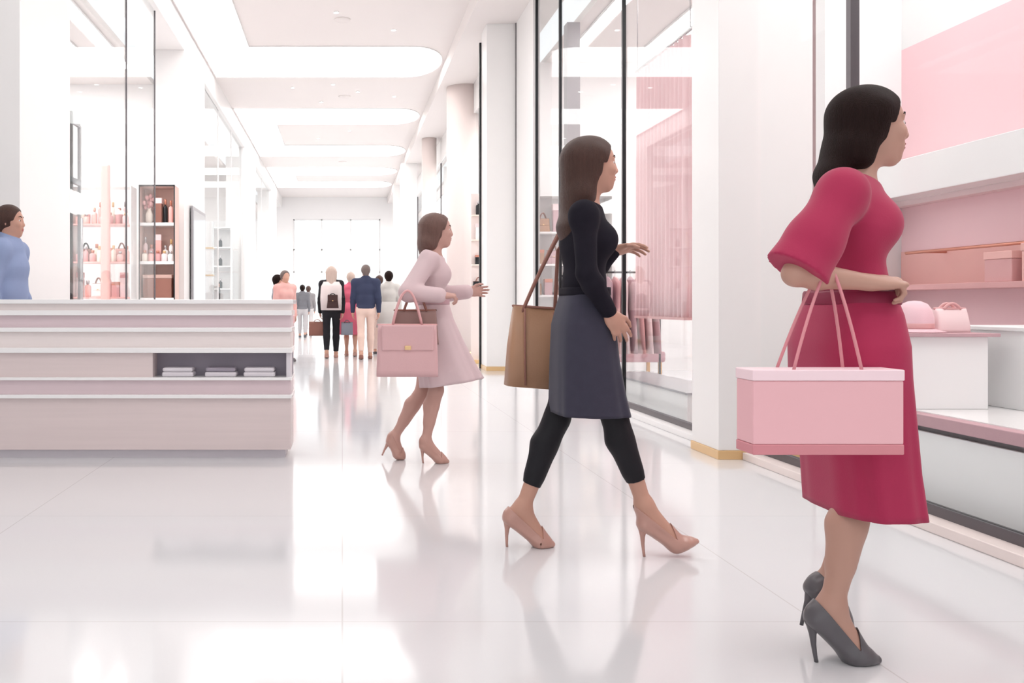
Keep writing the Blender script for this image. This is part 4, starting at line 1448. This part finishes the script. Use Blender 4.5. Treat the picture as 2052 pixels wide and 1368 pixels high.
for yy in (-0.05, 0.05):
    bm = bmesh.new()
    p0, p2 = V3(xa + 0.11, d0 + yy, zt2 - 0.01), V3(xb - 0.11, d0 + yy, zt2 - 0.01)
    tp = armz + V3(0, (yy * 0.25), 0.045)
    tube(bm, bez(p0, p0 * 0.4 + tp * 0.6 + V3(-0.01, 0, 0.02), tp, 10) + bez(tp, p2 * 0.4 + tp * 0.6 + V3(0.01, 0, 0.02), p2, 10)[1:], 0.0045, 8)
    bmobj('handle', bm, PKD, BAG, True)

# ------------------------------------------------------------------ woman in dusty pink further down
D = 6.47
dn, df = D - 0.07, D + 0.07
J = dict(head=px(878, 462, D), neck=px(866, 511, D), chest=px(866, 541, D), waist=px(866, 604, D), pelvis=px(867, 644, D),
         sR=px(860, 519, D - 0.155), sL=px(868, 519, D + 0.155), eR=px(818, 586, D - 0.265), eL=px(880, 590, D + 0.2),
         wR=px(886, 592, D - 0.28), wL=px(940, 584, D + 0.15), hipR=px(868, 655, dn), hipL=px(866, 655, df),
         kR=px(874, 782, dn), aR=px(853, 884, dn), kL=px(846, 786, df), aL=px(789, 876, df))
J['hR'] = J['wR'] + V3(0.1, 0.01, 0.0)
J['pR'] = V3(0, 0.3, -1)
J['hL'] = J['wL'] + V3(0.1, 0, 0.0)
foot_pts(J, 'R', px(841, 893, dn), (px(880, 0, dn)[0], dn, 0.005), (px(897, 0, dn)[0], dn, 0.003))
foot_pts(J, 'L', px(775, 880, df), (px(796, 0, df)[0], df, 0.02), (px(808, 0, df)[0], df, 0.004))
fg = Fig(J, FX, 0.97, curlR=1.0, curlL=0.5)
DUST = mat('dusty_pink_crepe', (212, 188, 191), 0.75, 0.2, var=0.04, vscale=5, bump=0.06, bscale=250, sheen=0.15)
HOSE = mat('skin_sheer', (196, 154, 143), 0.5, 0.3, var=0.05)
t = person('woman in dusty pink flared dress walking right, behind the woman in black', fg, HOSE, 0.0045)
add_face(t, fg)
c = J['head']
hair(t, fg, mat('hair_chestnut', (112, 82, 74), 0.45, 0.4, var=0.3, vscale=14, bump=0.6, bscale=90, stretch=(6, 6, 0.35)), 0.0065, [
    (c + V3(-0.05, 0, 0.02), px(856, 488, D), 0.085, 0.065, (V3(0, 1, 0), 1.15)),
    (px(856, 488, D), px(849, 508, D), 0.06, 0.03, (V3(0, 1, 0), 1.5))], 'chestnut hair to the shoulders')
ex = []
for k in 'RL':
    e, wr = J['e' + k], J['w' + k]
    ex.append(cap(J['s' + k], e, 0.045, 0.046, 0.03))
    ex.append(cap(e, e + (wr - e) * 0.9, 0.043, 0.038, 0.03))
top_garment(t, fg, DUST, 0.007, zt(628, D), 0.013, 'long', 0.0, 'bodice', ex)
skirt_px(t, 'skirt', [(837, 897, 602, 0, 0.145), (828, 908, 640, 0.2, 0.185), (832, 930, 690, 0.6, 0.2), (836, 950, 730, 0.9, 0.215), (840, 968, 764, 1.2, 0.235)], D, DUST, 1, 8, 0.03, 0.14)
bm = loft([(px(867, y, D), 0.106, 0.15, V3(1, 0, 0), V3(0, 1, 0), 0) for y in (600, 602, 608, 610)], 64)
crooked(bmobj('waist_seam', bm, M['mauve'], t, True), 0.006)
pump(t, fg, 'R', NUDE, 0.0025, True, V3(px(848, 0, dn)[0], dn, 0.0))
pump(t, fg, 'L', NUDE, 0.0025, True, px(766, 912, df))
b1 = handbag('handbag', 'wide dusty pink structured handbag carried by the woman in dusty pink', 'handbag', tuple(px(816, 754, 6.14)), 0.40, 0.335, 0.10, mat('dusty_pink_leather', (214, 172, 174), 0.4, 0.4, var=0.03, vscale=8, bump=0.06, bscale=120), M['rose'], handle=0.225, taper=0.05, flap=True)
b2 = handbag('handbag', 'dark taupe handbag held behind the dusty pink one', 'handbag', tuple(px(832, 690, 6.222)), 0.31, 0.225, 0.05, mat('taupe_leather', (150, 118, 112), 0.45, 0.4, var=0.04, vscale=8), M['brown'], handle=0.125, taper=0.12, flap=False)


# ------------------------------------------------------------------ people further off
def standing(x, y, H, F, stride=0.0, swing=0.0, lead='R', male=False, lift=0.0):
    F = nrm(np.array(F, float))
    S = np.cross(V3(0, 0, 1), F)
    o = V3(x, y, 0)
    up = lambda f: V3(0, 0, f * H)
    J = dict(head=o + up(0.928) + F * 0.012, neck=o + up(0.848), chest=o + up(0.76), waist=o + up(0.63), pelvis=o + up(0.55))
    sw = (0.118 if male else 0.103) * H
    for k, sg in (('R', -1), ('L', 1)):
        ld = 1 if k == lead else -1
        J['s' + k] = o + up(0.808) + S * sg * sw * 0.95
        J['e' + k] = o + up(0.645) + S * sg * (sw + 0.03) - F * (ld * swing * 0.5 + 0.02)
        J['w' + k] = o + up(0.495) + S * sg * (sw + 0.035) + F * (0.05 - ld * swing)
        J['h' + k] = J['w' + k] + V3(0, 0, -0.1) + F * 0.02
        hp = o + up(0.515) + S * sg * 0.052 * H
        J['hip' + k] = hp
        J['a' + k] = o + S * sg * 0.05 * H + F * (ld * stride) + up(0.048) + (up(0.02) if ld < 0 else 0)
        J['k' + k] = (hp + J['a' + k]) / 2 + F * 0.045 + up(0.01)
        a = J['a' + k]
        z = a[2] - 0.048 * H
        J['heel' + k] = V3(a[0], a[1], 0) - F * 0.045 + V3(0, 0, 0.005 + z)
        J['ball' + k] = V3(a[0], a[1], 0) + F * 0.1 + V3(0, 0, 0.004)
        J['toe' + k] = V3(a[0], a[1], 0) + F * 0.175 + V3(0, 0, 0.003)
    return J


def plain(name, rgb, **kw):
    return mat(name, rgb, 0.8, 0.2, var=0.06, vscale=8, bump=0.05, bscale=200, **kw)


def rows_skirt(t, name, J, H, F, m, prof, nf=8, fold=0.03):
    F = nrm(np.array(F, float))
    S = np.cross(V3(0, 0, 1), F)
    o = (J['pelvis']) * V3(1, 1, 0)
    R = [(o + V3(0, 0, z * H), a * H, b * H, F, S, fs) for (z, a, b, fs) in prof]
    crooked(bmobj(name, loft(R, 56, fold, nf), m, t, True), 0.008, -1)


hh = 0.011
# man at the left edge behind the counter
H = 1.85
Jm = standing(-2.60, 7.4, H, (1, 0, 0), 0.1, 0.05, male=True)
fg = Fig(Jm, FX, H / 1.72, True)
t = person('person in a denim blue jacket standing at the left edge behind the long counter', fg, SKIN_D, 0.008)
add_face(t, fg)
hair(t, fg, HAIR_B, 0.008, [], 'short brown hair', short=True)
top_garment(t, fg, plain('denim_blue', (142, 156, 190)), 0.009, 0.5 * H, 0.018, 'long', -0.035, 'jacket', fg.neckp)
trousers(t, fg, plain('grey_trousers', (150, 146, 152)), 0.009, 0.012, 'trousers', 0.95, 0.53 * H)
for k in 'RL':
    pump(t, fg, k, GREYS, 0.005, True, stiletto=False)

AW = (0, 1, 0)
# woman with ash-blonde hair, black cardigan
D = 19.0
H = 1.84
x0 = px(664, 0, D)[0]
Jw = standing(x0, D, H, AW, 0.14, 0.06)
fg = Fig(Jw, AW, H / 1.72)
t = person('woman with long ash-blonde hair in black cardigan and trousers walking away', fg, SKIN, hh, 'shoppers in the distance')
c = Jw['head']
hair(t, fg, HAIR_L, hh, [(c - V3(0, 0.05, 0), Jw['chest'] - V3(0, 0.1, 0.02), 0.08, 0.06, (V3(1, 0, 0), 1.4))], 'long ash-blonde hair')
top_garment(t, fg, plain('black_cardigan', (40, 38, 42)), hh, 0.5 * H, 0.02, 'long', -0.03, 'cardigan', fg.neckp)
trousers(t, fg, plain('black_trousers', (38, 37, 42)), hh, 0.014, 'trousers', 0.93, 0.54 * H)
for k in 'RL':
    pump(t, fg, k, NUDE, 0.006, True, stiletto=False)
rows_skirt(t, 'shawl', Jw, H, AW, plain('cream_shawl', (236, 224, 222)), [(0.52, 0.10, 0.11, 1), (0.65, 0.098, 0.12, 0.6), (0.78, 0.09, 0.115, 0.3), (0.83, 0.07, 0.09, 0)], 9, 0.03)
wl = Jw['wL'] + V3(-0.02, 0.02, -0.09)
handbag('shopping_bag', 'brown shopping bag in the left hand of the ash-blonde woman', 'shopping bag', (wl[0] - 0.04, wl[1], wl[2] - 0.38), 0.34, 0.28, 0.12, M['brown'], M['taupe'], None, False, 0.02, 0.05)
handbag('backpack', 'dark brown bag worn low on the back of the ash-blonde woman', 'bag', (x0 + 0.03, D - 0.27, 1.0), 0.24, 0.26, 0.12, mat('dark_brown_leather', (66, 44, 42), 0.5, 0.3, var=0.05), M['black'], None, True, 0.25, 0.03)
wr = Jw['wR'] + V3(0.03, 0.0, -0.09)
handbag('shopping_bag', 'grey-blue shopping bag in the right hand of the ash-blonde woman', 'shopping bag', (wr[0] + 0.06, wr[1], wr[2] - 0.36), 0.24, 0.25, 0.12, mat('slate_blue_paper', (128, 132, 144), 0.5, 0.3), M['dkgrey'], None, False, 0.05, 0.05)

# person in a long pink coat
D = 19.6
x1 = px(703, 0, D)[0]
H = 1.74
Jp = standing(x1, D, H, AW, 0.12, 0.05, 'L')
fg = Fig(Jp, AW, H / 1.72)
t = person('shopper in a long bright pink coat walking away between blonde woman and navy man', fg, SKIN, hh, 'shoppers in the distance')
hair(t, fg, HAIR_L, hh, [], 'short pale hair', short=True)
PKC = plain('bright_pink_wool', (226, 112, 136))
top_garment(t, fg, PKC, hh, 0.6 * H, 0.02, 'long', -0.03, 'coat', fg.neckp)
rows_skirt(t, 'coat_skirt', Jp, H, AW, PKC, [(0.64, 0.082, 0.108, 0), (0.55, 0.095, 0.125, 0.3), (0.42, 0.1, 0.14, 0.7), (0.26, 0.105, 0.15, 1)], 7, 0.03)
for k in 'RL':
    pump(t, fg, k, NUDE, 0.006, True, stiletto=False)

# man in navy top
D = 18.6
x2 = px(733, 0, D)[0]
H = 1.86
Jn = standing(x2, D, H, AW, 0.16, 0.05, 'R', True)
fg = Fig(Jn, AW, H / 1.78, True)
t = person('man in navy sweater and beige trousers walking away down the mall', fg, SKIN, hh, 'shoppers in the distance')
hair(t, fg, mat('hair_greying', (112, 98, 94), 0.5, 0.3, var=0.2, vscale=14, bump=0.5), hh, [], 'short greying hair', short=True)
top_garment(t, fg, plain('navy_knit', (58, 64, 88)), hh, 0.53 * H, 0.018, 'long', -0.03, 'sweater', fg.neckp)
trousers(t, fg, plain('beige_chino', (226, 198, 186)), hh, 0.014, 'trousers', 0.94, 0.56 * H)
for k in 'RL':
    pump(t, fg, k, M['brown'], 0.006, True, stiletto=False)

# two pale-dressed shoppers beside him
for (xx, D, H, top_c, bot_c, hr, lab) in ((760, 20.4, 1.70, (206, 186, 184), (228, 208, 198), 'hair_brown', 'shopper in grey-beige jacket and beige trousers, right of the navy man'),
                                          (779, 19.4, 1.76, (208, 204, 200), (216, 204, 196), 'hair_dark_brown', 'shopper in long pale grey coat, rightmost of the distant group')):
    x3 = px(xx, 0, D)[0]
    Jq = standing(x3, D, H, AW, 0.12, 0.05, 'L')
    fg = Fig(Jq, AW, H / 1.72)
    t = person(lab, fg, SKIN, hh, 'shoppers in the distance')
    hair(t, fg, bpy.data.materials[hr], hh, [], None, short=True)
    tm = plain('pale_top', top_c)
    top_garment(t, fg, tm, hh, 0.53 * H, 0.02, 'long', -0.03, 'jacket', fg.neckp)
    trousers(t, fg, plain('pale_trousers', bot_c), hh, 0.014, 'trousers', 0.94, 0.56 * H)
    if xx == 779:
        rows_skirt(t, 'coat_skirt', Jq, H, AW, tm, [(0.64, 0.082, 0.108, 0), (0.5, 0.098, 0.13, 0.4), (0.34, 0.105, 0.145, 1)], 7, 0.03)
    for k in 'RL':
        pump(t, fg, k, GREYS, 0.006, True, stiletto=False)

# shoppers at the far table and farther on
for (xx, D, H, top_c, bot_c, hr, F, lab) in ((571, 18.0, 1.72, (232, 182, 176), (206, 180, 180), 'hair_greying', (0.6, -1, 0), 'shopper in salmon pink top behind the rose display table'),
                                             (556, 18.6, 1.66, (150, 150, 158), (170, 160, 166), 'hair_dark_brown', (1, 0.2, 0), 'shopper in grey top beside the one in salmon pink'),
                                             (606, 31.0, 1.72, (120, 120, 126), (190, 186, 188), 'hair_dark_brown', AW, 'far shopper in dark grey top, left of the pair near the bright end'),
                                             (618, 33.0, 1.72, (150, 146, 148), (206, 202, 202), 'hair_brown', AW, 'far shopper in mid grey top, right of the pair near the bright end')):
    x3 = px(xx, 0, D)[0]
    Jq = standing(x3, D, H, F, 0.08, 0.04, 'L')
    fg = Fig(Jq, F, H / 1.72)
    t = person(lab, fg, SKIN, hh * 1.1, 'shoppers in the distance')
    hair(t, fg, bpy.data.materials[hr], hh * 1.1, [], None, short=True)
    top_garment(t, fg, plain('far_top', top_c), hh * 1.1, 0.53 * H, 0.02, 'long', -0.03, 'sweater', fg.neckp)
    trousers(t, fg, plain('far_trousers', bot_c), hh * 1.1, 0.014, 'trousers', 0.94, 0.56 * H)
    for k in 'RL':
        pump(t, fg, k, GREYS, 0.007, True, stiletto=False)
